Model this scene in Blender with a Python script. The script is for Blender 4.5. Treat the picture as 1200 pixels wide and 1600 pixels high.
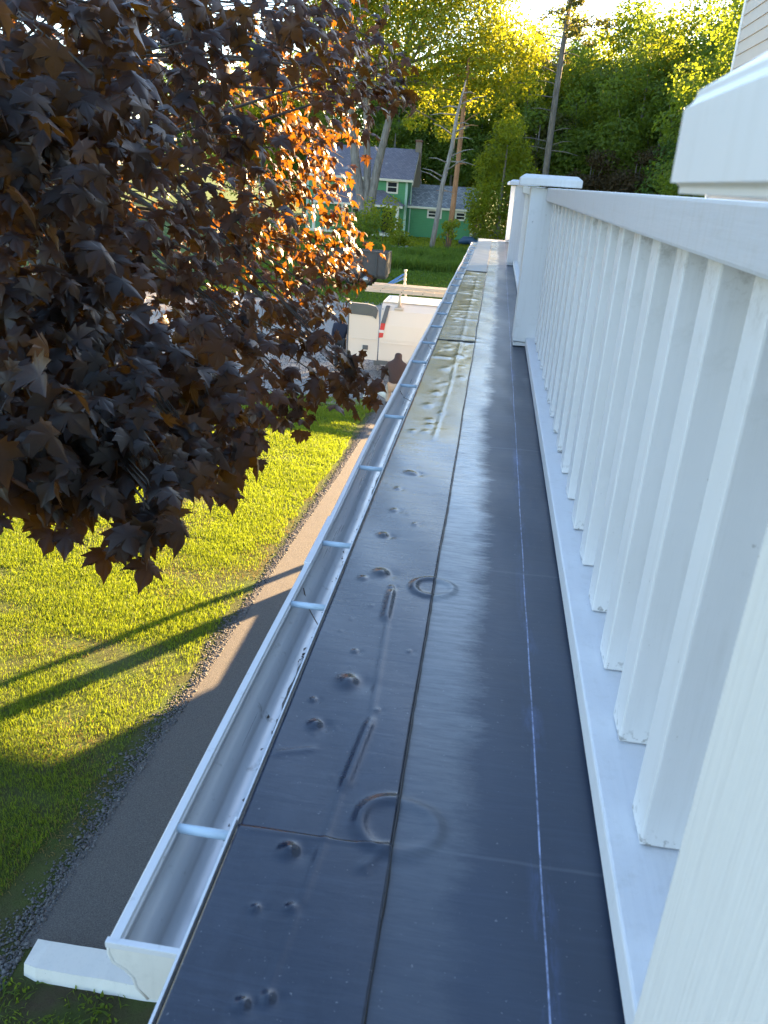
import bpy, bmesh, math, random
import numpy as np
from mathutils import Vector, Matrix
random.seed(7); rng = np.random.default_rng(11)
sc = bpy.context.scene
for o in list(bpy.data.objects): bpy.data.objects.remove(o)
COL = sc.collection
R = math.radians

# ------------------------------------------------------------ camera, sky, sun, exposure
H = 5.5                                    # lens height above the lawn
ROOF = H - 1.0                             # balcony roof membrane level
PITCH, ROLL, YAW, FPX = 0.394938, 0.0678248, 0.108506, 1253.4
def cam_axes():
    cy, sy, cp, sp = math.cos(YAW), math.sin(YAW), math.cos(PITCH), math.sin(PITCH)
    F = Vector((-sy*cp, cy*cp, -sp)); Rr = Vector((cy, sy, 0)); U = Rr.cross(F)
    cr, sr = math.cos(ROLL), math.sin(ROLL)
    return F, Rr*cr+U*sr, U*cr-Rr*sr
CF, CR, CU = cam_axes()
cam = bpy.data.cameras.new('camera'); camo = bpy.data.objects.new('camera', cam); COL.objects.link(camo)
m = Matrix.Identity(4)
for i in range(3): m[i][0], m[i][1], m[i][2] = CR[i], CU[i], -CF[i]
m[2][3] = H
camo.matrix_world = m
cam.sensor_fit = 'VERTICAL'; cam.sensor_height = 36; cam.sensor_width = 27
cam.lens = 36*FPX/1600; cam.clip_start = 0.02; cam.clip_end = 3000
cam.dof.use_dof = True; cam.dof.focus_distance = 8; cam.dof.aperture_fstop = 12
sc.camera = camo
SUN_AZ, SUN_EL = R(35), R(18.5)              # azimuth clockwise from +Y (towards +X)
w = bpy.data.worlds.new('World'); sc.world = w; w.use_nodes = True
nt = w.node_tree; sky = nt.nodes.new('ShaderNodeTexSky'); sky.sky_type = 'NISHITA'
sky.sun_disc = False; sky.sun_elevation = SUN_EL; sky.sun_rotation = SUN_AZ
sky.air_density = 1.0; sky.dust_density = 0.5; sky.ozone_density = 1.2
nt.nodes['Background'].inputs['Strength'].default_value = 0.062
nt.links.new(sky.outputs['Color'], nt.nodes['Background'].inputs['Color'])
sl = bpy.data.lights.new('sun', 'SUN'); sl.energy = 5.0; sl.angle = R(0.55); sl.color = (1, 0.66, 0.33)
so = bpy.data.objects.new('sun', sl); COL.objects.link(so)
sd = Vector((math.sin(SUN_AZ)*math.cos(SUN_EL), math.cos(SUN_AZ)*math.cos(SUN_EL), math.sin(SUN_EL)))
so.rotation_euler = sd.to_track_quat('Z', 'Y').to_euler(); so.location = (30, 40, 30)
sc.view_settings.view_transform = 'Standard'; sc.view_settings.look = 'None'
sc.view_settings.exposure = 3.35; sc.view_settings.gamma = 1
sc.render.engine = 'CYCLES'
sc.cycles.max_bounces = 8; sc.cycles.transparent_max_bounces = 6

# ------------------------------------------------------------ helpers
def at(px, py, Y):
    d = CF + CR*((px-600)/FPX) + CU*((800-py)/FPX)
    d = d*(Y/d.y); return Vector((d.x, d.y, d.z+H))
def atd(px, py, dist):
    d = (CF + CR*((px-600)/FPX) + CU*((800-py)/FPX)).normalized()*dist
    return Vector((d.x, d.y, d.z+H))
def tag(o, label=None, cat=None, group=None, kind=None):
    if label: o['label'] = label
    if cat: o['category'] = cat
    if group: o['group'] = group
    if kind: o['kind'] = kind
    return o
def empty(name, label, cat, loc=(0,0,0), group=None):
    o = bpy.data.objects.new(name, None); COL.objects.link(o); o.location = loc
    o.empty_display_size = 0.2
    return tag(o, label, cat, group)
def link(name, me, mat, parent=None):
    o = bpy.data.objects.new(name, me); COL.objects.link(o)
    if mat is not None and not me.materials: me.materials.append(mat)
    if parent is not None:
        o.parent = parent
        wl = Vector((0,0,0)); p = parent
        while p is not None: wl += p.location; p = p.parent
        o.location = -wl               # meshes are in world coordinates
    return o
def np_mesh(name, V, Fq, smooth=False):
    V = np.asarray(V, np.float32); Fq = np.asarray(Fq, np.int32); k = Fq.shape[1]
    me = bpy.data.meshes.new(name); me.vertices.add(len(V)); me.vertices.foreach_set('co', V.ravel())
    me.loops.add(Fq.size); me.loops.foreach_set('vertex_index', Fq.ravel())
    me.polygons.add(len(Fq)); me.polygons.foreach_set('loop_start', np.arange(0, Fq.size, k, dtype=np.int32))
    me.polygons.foreach_set('loop_total', np.full(len(Fq), k, np.int32))
    if smooth: me.polygons.foreach_set('use_smooth', np.ones(len(Fq), bool))
    me.update(calc_edges=True); me.validate(); return me
class MB:
    def __init__(s): s.v = []; s.f = []; s.sm = []
    def add(s, vs, fs, smooth=False):
        n = len(s.v); s.v += [tuple(v) for v in vs]; s.f += [tuple(i+n for i in f) for f in fs]; s.sm += [smooth]*len(fs); return s
    def box(s, x0, x1, y0, y1, z0, z1):
        vs = [(x,y,z) for z in (z0,z1) for y in (y0,y1) for x in (x0,x1)]
        return s.add(vs, [(0,2,3,1),(4,5,7,6),(0,1,5,4),(2,6,7,3),(0,4,6,2),(1,3,7,5)])
    def bbox(s, x0, x1, y0, y1, z0, z1, b=0.004):   # chamfered box
        bm = bmesh.new(); bmesh.ops.create_cube(bm, size=1)
        bmesh.ops.scale(bm, vec=(x1-x0, y1-y0, z1-z0), verts=bm.verts)
        bmesh.ops.translate(bm, vec=((x0+x1)/2, (y0+y1)/2, (z0+z1)/2), verts=bm.verts)
        bmesh.ops.bevel(bm, geom=bm.edges[:], offset=b, segments=2, affect='EDGES', profile=.6)
        bm.verts.ensure_lookup_table(); bm.verts.index_update()
        s.add([v.co[:] for v in bm.verts], [[v.index for v in f.verts] for f in bm.faces]); bm.free(); return s
    def tube(s, pts, rad, n=8, cap=True, smooth=True):
        pts = [Vector(p) for p in pts]
        if not hasattr(rad, '__len__'): rad = [rad]*len(pts)
        vs = []; fs = []; prev = None
        for i, p in enumerate(pts):
            t = (pts[min(i+1, len(pts)-1)] - pts[max(i-1, 0)]).normalized()
            a = prev if prev is not None else (Vector((0,0,1)) if abs(t.z) < .9 else Vector((1,0,0)))
            a = (a - t*a.dot(t)).normalized(); b = t.cross(a); prev = a
            for k in range(n):
                q = 2*math.pi*k/n; vs.append(p + (a*math.cos(q)+b*math.sin(q))*rad[i])
        for i in range(len(pts)-1):
            for k in range(n):
                fs.append((i*n+k, i*n+(k+1)%n, (i+1)*n+(k+1)%n, (i+1)*n+k))
        if cap: fs.append(tuple(range(n))[::-1]); fs.append(tuple(range((len(pts)-1)*n, len(pts)*n)))
        return s.add(vs, fs, smooth)
    def prism(s, prof, d0, d1, axis='y', smooth=False):  # closed profile polygon extruded
        n = len(prof)
        def P(a, b, d): return {'y': (a, d, b), 'x': (d, a, b), 'z': (a, b, d)}[axis]
        vs = [P(a, b, d0) for a, b in prof] + [P(a, b, d1) for a, b in prof]
        fs = [(i, (i+1) % n, (i+1) % n+n, i+n) for i in range(n)]
        s.add(vs, fs, smooth); s.add(vs, [tuple(range(n))[::-1], tuple(range(n, 2*n))]); return s
    def mesh(s, name):
        me = bpy.data.meshes.new(name); me.from_pydata(s.v, [], s.f)
        me.polygons.foreach_set('use_smooth', s.sm); me.update()
        bm = bmesh.new(); bm.from_mesh(me); bmesh.ops.recalc_face_normals(bm, faces=bm.faces); bm.to_mesh(me); bm.free()
        return me
    def build(s, name, mat, parent=None): return link(name, s.mesh(name), mat, parent)

# ------------------------------------------------------------ materials
class NT:
    def __init__(s, name):
        s.m = bpy.data.materials.new(name); s.m.use_nodes = True; s.t = s.m.node_tree
        s.b = s.t.nodes['Principled BSDF']; s.o = s.t.nodes['Material Output']
    def n(s, kind, **kw):
        nd = s.t.nodes.new('ShaderNode'+kind)
        for k, v in kw.items():
            if k in nd.inputs: s.set(nd.inputs[k], v)
            else: setattr(nd, k, v)
        return nd
    def set(s, inp, v):
        if hasattr(v, 'is_output') or isinstance(v, bpy.types.NodeSocket): s.t.links.new(v, inp)
        else:
            if hasattr(inp.default_value, '__len__') and len(inp.default_value) == 4 and len(v) == 3: v = (*v, 1)
            inp.default_value = v
    def coord(s, scale=(1,1,1), out='Object'):
        c = s.n('TexCoord'); mp = s.n('Mapping', Scale=scale); s.t.links.new(c.outputs[out], mp.inputs['Vector']); return mp.outputs[0]
    def noise(s, scale=5, detail=4, vec=None, rough=.55, dist=0):
        nd = s.n('TexNoise', Scale=scale, Detail=detail, Roughness=rough, Distortion=dist)
        s.set(nd.inputs['Vector'], vec if vec is not None else s.coord()); return nd.outputs['Fac']
    def ramp(s, fac, stops, interp='LINEAR'):
        r = s.n('ValToRGB'); r.color_ramp.interpolation = interp; e = r.color_ramp.elements
        while len(e) < len(stops): e.new(.5)
        for el, (p, c) in zip(e, stops):
            el.position = p; el.color = (*c, 1) if hasattr(c, '__len__') else (c, c, c, 1)
        s.set(r.inputs['Fac'], fac); return r.outputs['Color']
    def mix(s, fac, a, b, mode='MIX'):
        x = s.n('MixRGB', blend_type=mode); s.set(x.inputs[0], fac); s.set(x.inputs[1], a); s.set(x.inputs[2], b); return x.outputs[0]
    def math(s, op, a, b=0.0, c=None):
        x = s.n('Math', operation=op); s.set(x.inputs[0], a); s.set(x.inputs[1], b)
        if c is not None: s.set(x.inputs[2], c)
        return x.outputs[0]
    def bump(s, h, strength=.3, dist=.01):
        b = s.n('Bump', Strength=strength, Distance=dist); s.set(b.inputs['Height'], h); s.set(s.b.inputs['Normal'], b.outputs[0]); return b
    def p(s, **kw):
        for k, v in kw.items(): s.set(s.b.inputs[k.replace('_', ' ')], v)
        return s.m
def flat(name, col, rough=.6, var=.12, scale=8, metal=0, spec=.5):
    t = NT(name); f = t.noise(scale, 5)
    c = t.mix(f, tuple(x*(1-var) for x in col), tuple(min(1, x*(1+var)) for x in col))
    return t.p(Base_Color=c, Roughness=rough, Metallic=metal, Specular_IOR_Level=spec)

def mat_paint(name, base=(.78,.79,.80), dirt=.5, grain=0.0, axis_scale=(60,60,3), grime=False):
    t = NT(name)
    g1 = t.noise(2.2, 6); st = t.ramp(t.noise(9, 8, rough=.7), [(.58, 0), (.72, 1)])
    sp = t.ramp(t.noise(38, 4), [(.71, 0), (.75, 1)])
    run = t.ramp(t.noise(3, 6, t.coord((14,14,.8)), rough=.65), [(.52, 0), (.74, 1)])
    c = t.mix(t.math('MULTIPLY', g1, .35), base, tuple(x*.88 for x in base))
    c = t.mix(t.math('MULTIPLY', run, dirt*.5), c, (.50,.50,.47))
    c = t.mix(t.math('MULTIPLY', st, dirt*.5), c, (.42,.42,.38))
    c = t.mix(t.math('MULTIPLY', sp, dirt*.9), c, (.16,.15,.13))
    if grime:
        oi = t.n('ObjectInfo'); xyz = t.n('SeparateXYZ'); t.set(xyz.inputs[0], t.coord()); off = t.n('VectorMath', operation='ADD'); t.set(off.inputs[0], t.coord((1,1,1))); t.set(off.inputs[1], oi.outputs['Location'])
        nz = t.noise(26, 6, off.outputs[0], rough=.75); nz2 = t.noise(70, 4, off.outputs[0])
        up = t.ramp(t.math('MULTIPLY_ADD', t.math('SUBTRACT', xyz.outputs[2], H-.16), 11, 0.0), [(0, 0), (1, 1)])
        lo = t.ramp(t.math('MULTIPLY', t.math('SUBTRACT', ROOF+.105, xyz.outputs[2]), 28), [(0, 0), (1, 1)])
        c = t.mix(t.math('MULTIPLY', up, t.ramp(nz, [(.50, 0), (.66, .75)])), c, (.27,.25,.21))
        c = t.mix(t.math('MULTIPLY', lo, t.ramp(nz2, [(.55, 0), (.62, .85)])), c, (.12,.11,.09))
        c = t.mix(t.ramp(t.noise(3.2, 4, off.outputs[0]), [(.4, 0), (.7, .22)]), c, (.60,.60,.56))
    h = t.noise(1, 6, t.coord(axis_scale), rough=.6)
    t.bump(t.math('ADD', h, t.math('MULTIPLY', t.noise(14, 4), .8)), .12+grain, .004)
    return t.p(Base_Color=c, Roughness=.42)
WHITE = mat_paint('weathered_white_paint')
BAL = mat_paint('grimy_white_paint', (.78,.79,.80), .5, .05, (60,60,3), True)
GRAIN = mat_paint('grained_white_paint', (.80,.80,.78), .2, .35, (110,110,2.5))
RAILY = mat_paint('white_paint_rail', (.76,.77,.79), .45, .1, (60,3,60))
TOPR = mat_paint('grey_white_top_rail', (.60,.62,.65), .8, .15, (60,3,60))  # greyer base and heavier stains than the bottom rail paint
TRIM = mat_paint('white_trim_paint', (.74,.75,.76), .3)

def mat_epdm(name, base, film, rough, kind, spec=.5):
    """rubber roofing; film is residue left on the sheet"""
    t = NT(name); v = t.coord()
    big = t.noise(3.5, 5, t.coord((1,.35,1))); fine = t.noise(60, 3)
    brush = t.noise(1, 5, t.coord((5,90,5)), rough=.65)
    c = t.mix(big, tuple(x*.75 for x in base), tuple(x*1.3 for x in base))
    c = t.mix(t.ramp(t.noise(7, 7, t.coord((1,.5,1)), rough=.7), [(.45, 0), (.75, .8)]), c, film)
    c = t.mix(t.math('MULTIPLY', t.ramp(brush, [(.5, 0), (.75, 1)]), .25), c, tuple(x*1.6 for x in film))
    c = t.mix(t.ramp(t.noise(130, 2), [(.70, 0), (.76, .35)]), c, (.35,.36,.38))
    r = t.math('ADD', rough, t.math('MULTIPLY', t.math('SUBTRACT', big, .5), .3))
    r = t.math('ADD', r, t.math('MULTIPLY', t.math('SUBTRACT', brush, .5), .18))
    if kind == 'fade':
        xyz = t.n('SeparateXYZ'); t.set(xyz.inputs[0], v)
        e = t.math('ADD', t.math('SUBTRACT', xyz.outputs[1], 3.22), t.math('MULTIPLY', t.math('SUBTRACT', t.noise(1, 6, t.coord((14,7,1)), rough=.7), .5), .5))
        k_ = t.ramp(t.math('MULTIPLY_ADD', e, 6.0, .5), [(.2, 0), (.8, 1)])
        refl = t.ramp(t.math('DIVIDE', xyz.outputs[1], 5.0), [(.24, 0), (.62, 1)])  # greyish reflection painted in, stronger with distance along the sheet
        c = t.mix(t.math('MULTIPLY', refl, t.ramp(t.noise(5, 7, t.coord((1,.5,1)), rough=.7), [(.35, .25), (.65, .8)])), c, (.105,.115,.118))
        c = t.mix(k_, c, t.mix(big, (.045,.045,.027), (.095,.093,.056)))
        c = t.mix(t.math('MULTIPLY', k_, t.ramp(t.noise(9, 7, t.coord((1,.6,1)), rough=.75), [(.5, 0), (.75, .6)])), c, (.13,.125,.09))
    if kind == 'matte':
        xyz = t.n('SeparateXYZ'); t.set(xyz.inputs[0], v); X, Y = xyz.outputs[0], xyz.outputs[1]
        wig = t.math('MULTIPLY', t.math('SUBTRACT', t.noise(1, 8, t.coord((2,8,1)), rough=.9), .5), .20)
        wig2 = t.math('MULTIPLY', t.math('SUBTRACT', t.noise(1, 3, t.coord((1,.7,1))), .5), .10)
        e = t.math('SUBTRACT', t.math('ADD', .055, t.math('ADD', wig, wig2)), X)
        sm = t.ramp(t.math('MULTIPLY_ADD', e, 15.0, .5), [(.1, 0), (.9, 1)])          # brushed-on primer
        st = t.ramp(t.noise(1, 6, t.coord((8,75,8)), rough=.8), [(.30, .35), (.58, 1)])
        fadeY = t.ramp(t.math('DIVIDE', Y, 10.0), [(.08, .06), (.16, .38), (.24, .85), (.4, 1)])
        sm = t.math('MULTIPLY', t.math('MULTIPLY', sm, st), fadeY)
        c = t.mix(sm, c, (.47,.49,.49)); r = t.math('SUBTRACT', r, t.math('MULTIPLY', sm, .20))
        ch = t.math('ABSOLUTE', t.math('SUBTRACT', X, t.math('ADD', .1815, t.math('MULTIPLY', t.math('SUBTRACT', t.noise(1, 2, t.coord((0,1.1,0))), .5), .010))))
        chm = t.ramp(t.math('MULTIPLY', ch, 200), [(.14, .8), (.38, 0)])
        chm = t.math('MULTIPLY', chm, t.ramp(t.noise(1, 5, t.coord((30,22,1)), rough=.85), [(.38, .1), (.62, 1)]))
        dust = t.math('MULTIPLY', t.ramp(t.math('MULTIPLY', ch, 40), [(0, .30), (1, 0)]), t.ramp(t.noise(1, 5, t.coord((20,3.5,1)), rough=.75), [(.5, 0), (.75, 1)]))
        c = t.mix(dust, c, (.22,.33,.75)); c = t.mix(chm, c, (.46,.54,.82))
        for (x0, y0, s) in ((.20,.999,.45),(.25,3.2,1),(.22,2.05,.5),(.2,4.6,.8),(.2,6.4,.8)):
            ln = t.math('ABSOLUTE', t.math('SUBTRACT', Y, t.math('ADD', y0, t.math('MULTIPLY', t.math('SUBTRACT', t.noise(1, 2, t.coord((6,0,0))), .5), .012))))
            c = t.mix(t.math('MULTIPLY', t.ramp(t.math('MULTIPLY', ln, 100), [(.15, 1), (.5, 0)]), .25*s), c, (.3,.32,.35))
        scr = t.ramp(t.noise(1, 4, t.coord((14,60,1)), rough=.8, dist=1.5), [(.70, 0), (.75, .5)])
        c = t.mix(scr, c, (.3,.32,.36))
    t.bump(t.math('ADD', t.math('ADD', t.math('MULTIPLY', fine, .25), t.noise(16, 4)), t.math('MULTIPLY', t.noise(1, 5, t.coord((6,26,6)), rough=.6, dist=.8), 1.6)), .13, .004)
    return t.p(Base_Color=c, Roughness=r, Specular_IOR_Level=spec)
EP_BLACK = mat_epdm('black_rubber', (.014,.022,.040), (.035,.048,.075), .19, 'gloss', .6)
EP_OLIVE = mat_epdm('rubber_with_primer_film', (.060,.060,.038), (.12,.118,.078), .24, 'gloss', .5)
EP_FADE = mat_epdm('black_rubber_film_end_painted_sheen', (.014,.022,.040), (.035,.048,.075), .20, 'fade', .6)
EP_GREY = mat_epdm('pale_rubber', (.17,.185,.20), (.25,.265,.28), .38, 'gloss', .4)
EP_MATTE = mat_epdm('dusty_rubber', (.030,.043,.070), (.042,.056,.086), .42, 'matte')
SEAL = flat('lap_sealant', (.012,.012,.014), .35, .3, 60)

def mat_gutter():
    t = NT('gutter_aluminium'); v = t.coord()
    st = t.noise(1, 6, t.coord((25,1.5,25)), rough=.7); g = t.noise(30, 5)
    c = t.mix(st, (.60,.62,.64), (.72,.73,.75)); c = t.mix(t.ramp(g, [(.62, 0), (.72, .5)]), c, (.2,.18,.15))
    return t.p(Base_Color=c, Roughness=.32, Specular_IOR_Level=.6)
GUT = mat_gutter()
def mat_gin():
    t = NT('gutter_inside'); st = t.noise(1, 6, t.coord((30,1.2,30)), rough=.65); g = t.noise(24, 6, rough=.7)
    c = t.mix(st, (.44,.45,.46), (.60,.61,.62)); c = t.mix(t.ramp(g, [(.60, 0), (.72, .6)]), c, (.12,.105,.08))
    return t.p(Base_Color=c, Roughness=t.math('MULTIPLY_ADD', st, .2, .2), Metallic=.4)
GIN = mat_gin()
def mat_silt():
    t = NT('gutter_silt'); f = t.noise(45, 6, rough=.7); g_ = t.noise(9, 4)
    t.bump(f, .6, .005); return t.p(Base_Color=t.mix(t.ramp(f, [(.35, 0), (.7, 1)]), (.07,.055,.04), t.mix(g_, (.20,.18,.15), (.34,.32,.29))), Roughness=.9)
CAPM = mat_paint('chalky_white_end_cap', (.74,.73,.68), .7)
SPIKE = flat('spike_ferrule', (.50,.62,.72), .35, .1, 20)  # white aluminium; the reflected sky blue is put into its colour
FASC = flat('stained_fascia_board', (.20,.17,.14), .8, .5, 25)
DEBRIS = flat('wet_leaf_litter', (.06,.042,.028), .9, .6, 60)
WOOD = flat('dark_wood', (.12,.08,.05), .8, .3, 12)

def mat_ground():
    t = NT('grass_ground'); xyz = t.n('SeparateXYZ'); t.set(xyz.inputs[0], t.coord())
    a = t.noise(.35, 6); b = t.noise(6, 6, rough=.7); f = t.noise(60, 4, rough=.7)
    c = t.mix(a, (.050,.092,.016), (.085,.130,.020)); c = t.mix(t.ramp(b, [(.45, 0), (.7, .6)]), c, (.035,.065,.012))
    soil = t.mix(f, (.05,.036,.022), (.10,.075,.048))
    near = t.ramp(t.math('DIVIDE', xyz.outputs[1], 40.0), [(.0, .95), (.09, .95), (.105, .55), (.50, .55), (.56, 0)])
    c = t.mix(t.math('MULTIPLY', near, t.ramp(t.noise(2.5, 5), [(.35, .3), (.6, 1)])), c, soil)
    t.bump(t.math('ADD', t.math('MULTIPLY', f, .5), b), .8, .06)
    return t.p(Base_Color=c, Roughness=.95, Specular_IOR_Level=.2)
def mat_asphalt():
    t = NT('asphalt'); f = t.noise(95, 4, rough=.8); g = t.noise(42, 4); b = t.noise(1.3, 6)
    c = t.mix(t.ramp(f, [(.32, 0), (.70, 1)]), (.03,.03,.032), (.165,.16,.152)); c = t.mix(t.math('MULTIPLY', b, .4), c, (.12,.11,.10))
    c = t.mix(t.ramp(g, [(.66, 0), (.74, .5)]), c, (.20,.19,.17))
    t.bump(t.math('ADD', f, t.math('MULTIPLY', b, 2)), .8, .006)
    return t.p(Base_Color=c, Roughness=.85, Specular_IOR_Level=.35)
def mat_gravel():
    t = NT('gravel_ground'); v = t.n('TexVoronoi', Scale=26); t.set(v.inputs['Vector'], t.coord())
    b = t.noise(.5, 6); f = t.noise(14, 5, rough=.7)
    c = t.mix(v.outputs['Color'], (.15,.145,.14), (.30,.29,.28)); c = t.mix(.5, c, t.mix(b, (.15,.14,.12), (.28,.27,.25)))
    c = t.mix(t.ramp(f, [(.5, 0), (.75, .6)]), c, (.13,.11,.085))
    t.bump(v.outputs['Distance'], .6, .03)
    return t.p(Base_Color=c, Roughness=.95)
GROUND, ASPH, GRAVEL = mat_ground(), mat_asphalt(), mat_gravel()
def mat_leaf(name, c0, c1, trans, tw=.45, rough=.5, spec=.3, scale=.6):
    t = NT(name); f = t.noise(scale, 4, t.coord(out='Object')); g = t.noise(scale*14, 2)
    mixf = t.math('ADD', t.math('MULTIPLY', f, .6), t.math('MULTIPLY', g, .4))
    mixf = t.ramp(mixf, [(.32, 0), (.68, 1)])
    c = t.mix(mixf, c0, c1)
    t.p(Base_Color=c, Roughness=rough, Specular_IOR_Level=spec)
    tr = t.n('BsdfTranslucent'); t.set(tr.inputs[0], t.mix(mixf, tuple(x*.75 for x in trans), trans))
    ms = t.n('MixShader'); ms.inputs[0].default_value = tw
    t.t.links.new(t.b.outputs[0], ms.inputs[1]); t.t.links.new(tr.outputs[0], ms.inputs[2]); t.t.links.new(ms.outputs[0], t.o.inputs[0])
    return t.m
MAPLE = mat_leaf('purple_maple_leaf', (.0045,.005,.005), (.0125,.0125,.0125), (1.0,.36,.025), .135, .42, .34, 1.5)
GREENS = [mat_leaf('dark_leaves', (.050,.105,.024), (.088,.150,.034), (.22,.36,.03), .45, .55, .3, .25),
          mat_leaf('mid_leaves', (.065,.120,.020), (.115,.172,.030), (.36,.46,.03), .5, .55, .3, .25),
          mat_leaf('bright_leaves', (.065,.115,.014), (.12,.17,.020), (.52,.54,.02), .55, .55, .3, .25),
          mat_leaf('olive_leaves', (.045,.060,.018), (.085,.095,.028), (.22,.22,.03), .4, .6, .3, .25),
          mat_leaf('reddish_leaves', (.050,.042,.022), (.085,.065,.035), (.22,.14,.04), .4, .6, .3, .25)]
GRASS = mat_leaf('grass_blades', (.058,.115,.016), (.125,.180,.026), (.34,.44,.02), .5, .5, .3, .5)
DRYG = mat_leaf('dry_grass_blades', (.16,.12,.045), (.24,.18,.07), (.35,.25,.06), .4, .6, .2, 1)
TALLG = mat_leaf('tall_grass_blades', (.05,.10,.014), (.09,.15,.022), (.20,.30,.02), .4, .6, .2, .3)
def mat_bark(name, a, b, sc_=(6,6,1.2)):
    t = NT(name); f = t.noise(1, 7, t.coord(sc_), rough=.7)
    t.bump(f, .7, .05); return t.p(Base_Color=t.mix(t.ramp(f, [(.35, 0), (.65, 1)]), a, b), Roughness=.9)
BARK = mat_bark('grey_bark', (.10,.09,.078), (.24,.22,.20)); DEADB = mat_bark('weathered_dead_wood', (.13,.12,.11), (.27,.255,.24))
REDB = mat_bark('orange_pine_bark', (.17,.085,.04), (.38,.20,.10)); DARKB = mat_bark('dark_bark', (.05,.042,.035), (.12,.10,.085))
STONE = flat('stone', (.22,.215,.21), .9, .45, 3)

# ------------------------------------------------------------ setting: ground, path, drive
g = MB(); g.add([(-900,-900,0),(900,-900,0),(900,900,0),(-900,900,0)], [(0,1,2,3)])
tag(g.build('ground', GROUND), kind='structure')
def sheet(name, left, right, z, mat, step=.5, jit=.03):
    """strip with left/right edge polylines given as (x,y); edges a little ragged"""
    def itp(poly, y):
        ys = [p[1] for p in poly]; xs = [p[0] for p in poly]; return float(np.interp(y, ys, xs))
    y0, y1 = left[0][1], left[-1][1]; n = int((y1-y0)/step); mb = MB(); vs = []
    for i in range(n+1):
        y = y0+(y1-y0)*i/n; vs += [(itp(left, y)+random.uniform(-jit, jit), y, z), (itp(right, y)+random.uniform(-jit, jit), y, z)]
    mb.add(vs, [(2*i, 2*i+1, 2*i+3, 2*i+2) for i in range(n)]); return mb.build(name, mat)
PATH_L = [(-2.95,3.95),(-2.92,5.1),(-2.88,6.5),(-2.82,8.4),(-2.74,11.5),(-2.6,15),(-2.51,19.4),(-2.5,20.2)]
tag(sheet('asphalt_path', PATH_L, [(-1.2,3.95),(-1.2,20.2)], .008, ASPH, .12, .025), kind='structure')
tag(sheet('gravel_drive', [(-16,19.9),(-30,24),(-34,38.5)], [(14,19.9),(18,38.5)], .004, GRAVEL, .25, .12), kind='structure')

# ------------------------------------------------------------ white house with the balcony roof
XW, YE = 3.78, 16.55                        # wall line of the upper storey, end of the house
house = empty('white_house', 'white sided house whose flat black porch roof runs away from the viewer', 'house', (2, 8, 0))
CLAP = flat('cream_siding', (.44,.40,.36), .5, .06, 3)
hb = MB(); hb.box(XW, 13, -9, YE, 0, 10.6); hb.build('wall', CLAP, house)
lap = .2; prof = [(0,0),(-.022,0),(-.004,lap),(0,lap)]
bme = MB().prism(prof, -9, YE-.09, 'y').mesh('siding_board')
for i in range(24):
    o = link('siding_board', bme, CLAP, house); o.location += Vector((XW-.003, 0, ROOF+.1+i*lap))
MB().bbox(XW-.035, XW+.10, YE-.09, YE+.03, ROOF+.02, 10.55, .005).build('corner_board', TRIM, house)
rf = MB(); rf.prism([(XW-.5,10.61),(13.5,10.61),(8.5,13.6)], -9.4, YE+.4, 'y'); rf.build('roof', flat('dark_shingles', (.07,.07,.075), .9, .3, 9), house)
# porch roof slab, its fascia, soffit, beam and columns, floor below
pr = MB(); pr.box(-.305, XW, -2.0, YE+.04, ROOF-.10, ROOF-.012)
porch = pr.build('porch_roof', WOOD, house)
MB().box(-.318, -.3055, -2.0, YE+.04, ROOF-.30, ROOF-.008).build('fascia', FASC, porch)
MB().box(-.30, XW-.01, -2.0, YE, ROOF-.15, ROOF-.105).build('soffit', TRIM, porch)
MB().bbox(-.16, .06, -1.9, YE-.1, ROOF-.42, ROOF-.152, .01).build('porch_beam', TRIM, house)
for y in (-1.6, 1.4, 4.4, 7.4, 10.3, 12.95):
    c = MB(); c.bbox(-.15, .05, y-.1, y+.1, 1.385 if y < 12.7 else .02, ROOF-.425, .012); c.bbox(-.19, .09, y-.14, y+.14, ROOF-.56, ROOF-.43, .01)
    c.build('porch_column', TRIM, house)
for y in (13.86,):
    c = MB(); c.bbox(-.10, .0, y-.05, y+.05, .02, ROOF-.425, .006); c.build('porch_stair_post', TRIM, house)
MB().box(-.25, XW-.01, -2, 12.75, .01, 1.38).build('porch_floor', TRIM, house)

# ---- membrane height field
BUMPS = [  # x, y, radius, height, ring?
 (-.063,1.897,.050,.007,1),(-.055,1.036,.062,.006,1),(-.234,2.196,.017,.009,0),(-.205,1.944,.024,.010,0),(-.205,1.423,.028,.010,0),
 (-.244,1.269,.016,.010,0),(-.216,.944,.018,.011,0),(-.227,2.394,.014,.005,0),(-.198,2.767,.018,.006,0),(-.212,1.544,.008,.005,0),
 (-.265,1.347,.008,.006,0),(-.091,1.573,.006,.004,0),(-.131,1.338,.006,.004,0),(-.217,2.775,.02,.005,0),(-.207,4.012,.03,.006,0),
 (-.238,.831,.008,.007,0),(-.188,.841,.010,.006,0),(-.214,.687,.012,.008,0),(-.184,.701,.011,.008,0),(-.169,1.87,.009,.005,0),
 (-.25,1.90,.015,.004,0),(-.24,2.6,.012,.005,0),(-.15,2.3,.012,.004,0),(-.26,3.3,.02,.003,0),(-.2,3.5,.025,.004,0),(-.16,3.62,.02,.004,0),(-.23,3.75,.03,.006,0),
 (-.1,4.4,.03,.005,0),(-.2,4.6,.04,.006,0),(-.14,5.0,.04,.008,0),(-.22,5.2,.03,.004,0)]
for k in range(46):
    y = random.uniform(3.3, 10); BUMPS.append((random.uniform(-.28, -.09), y, random.uniform(.012, .02)*(1+y*.12), random.uniform(.001, .003)*(1+y*.04), 0))
for k in range(30):
    BUMPS.append((random.uniform(-.29, -.08), random.uniform(.6, 3.2), random.uniform(.003, .006), random.uniform(.001, .0025), 0))
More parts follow.
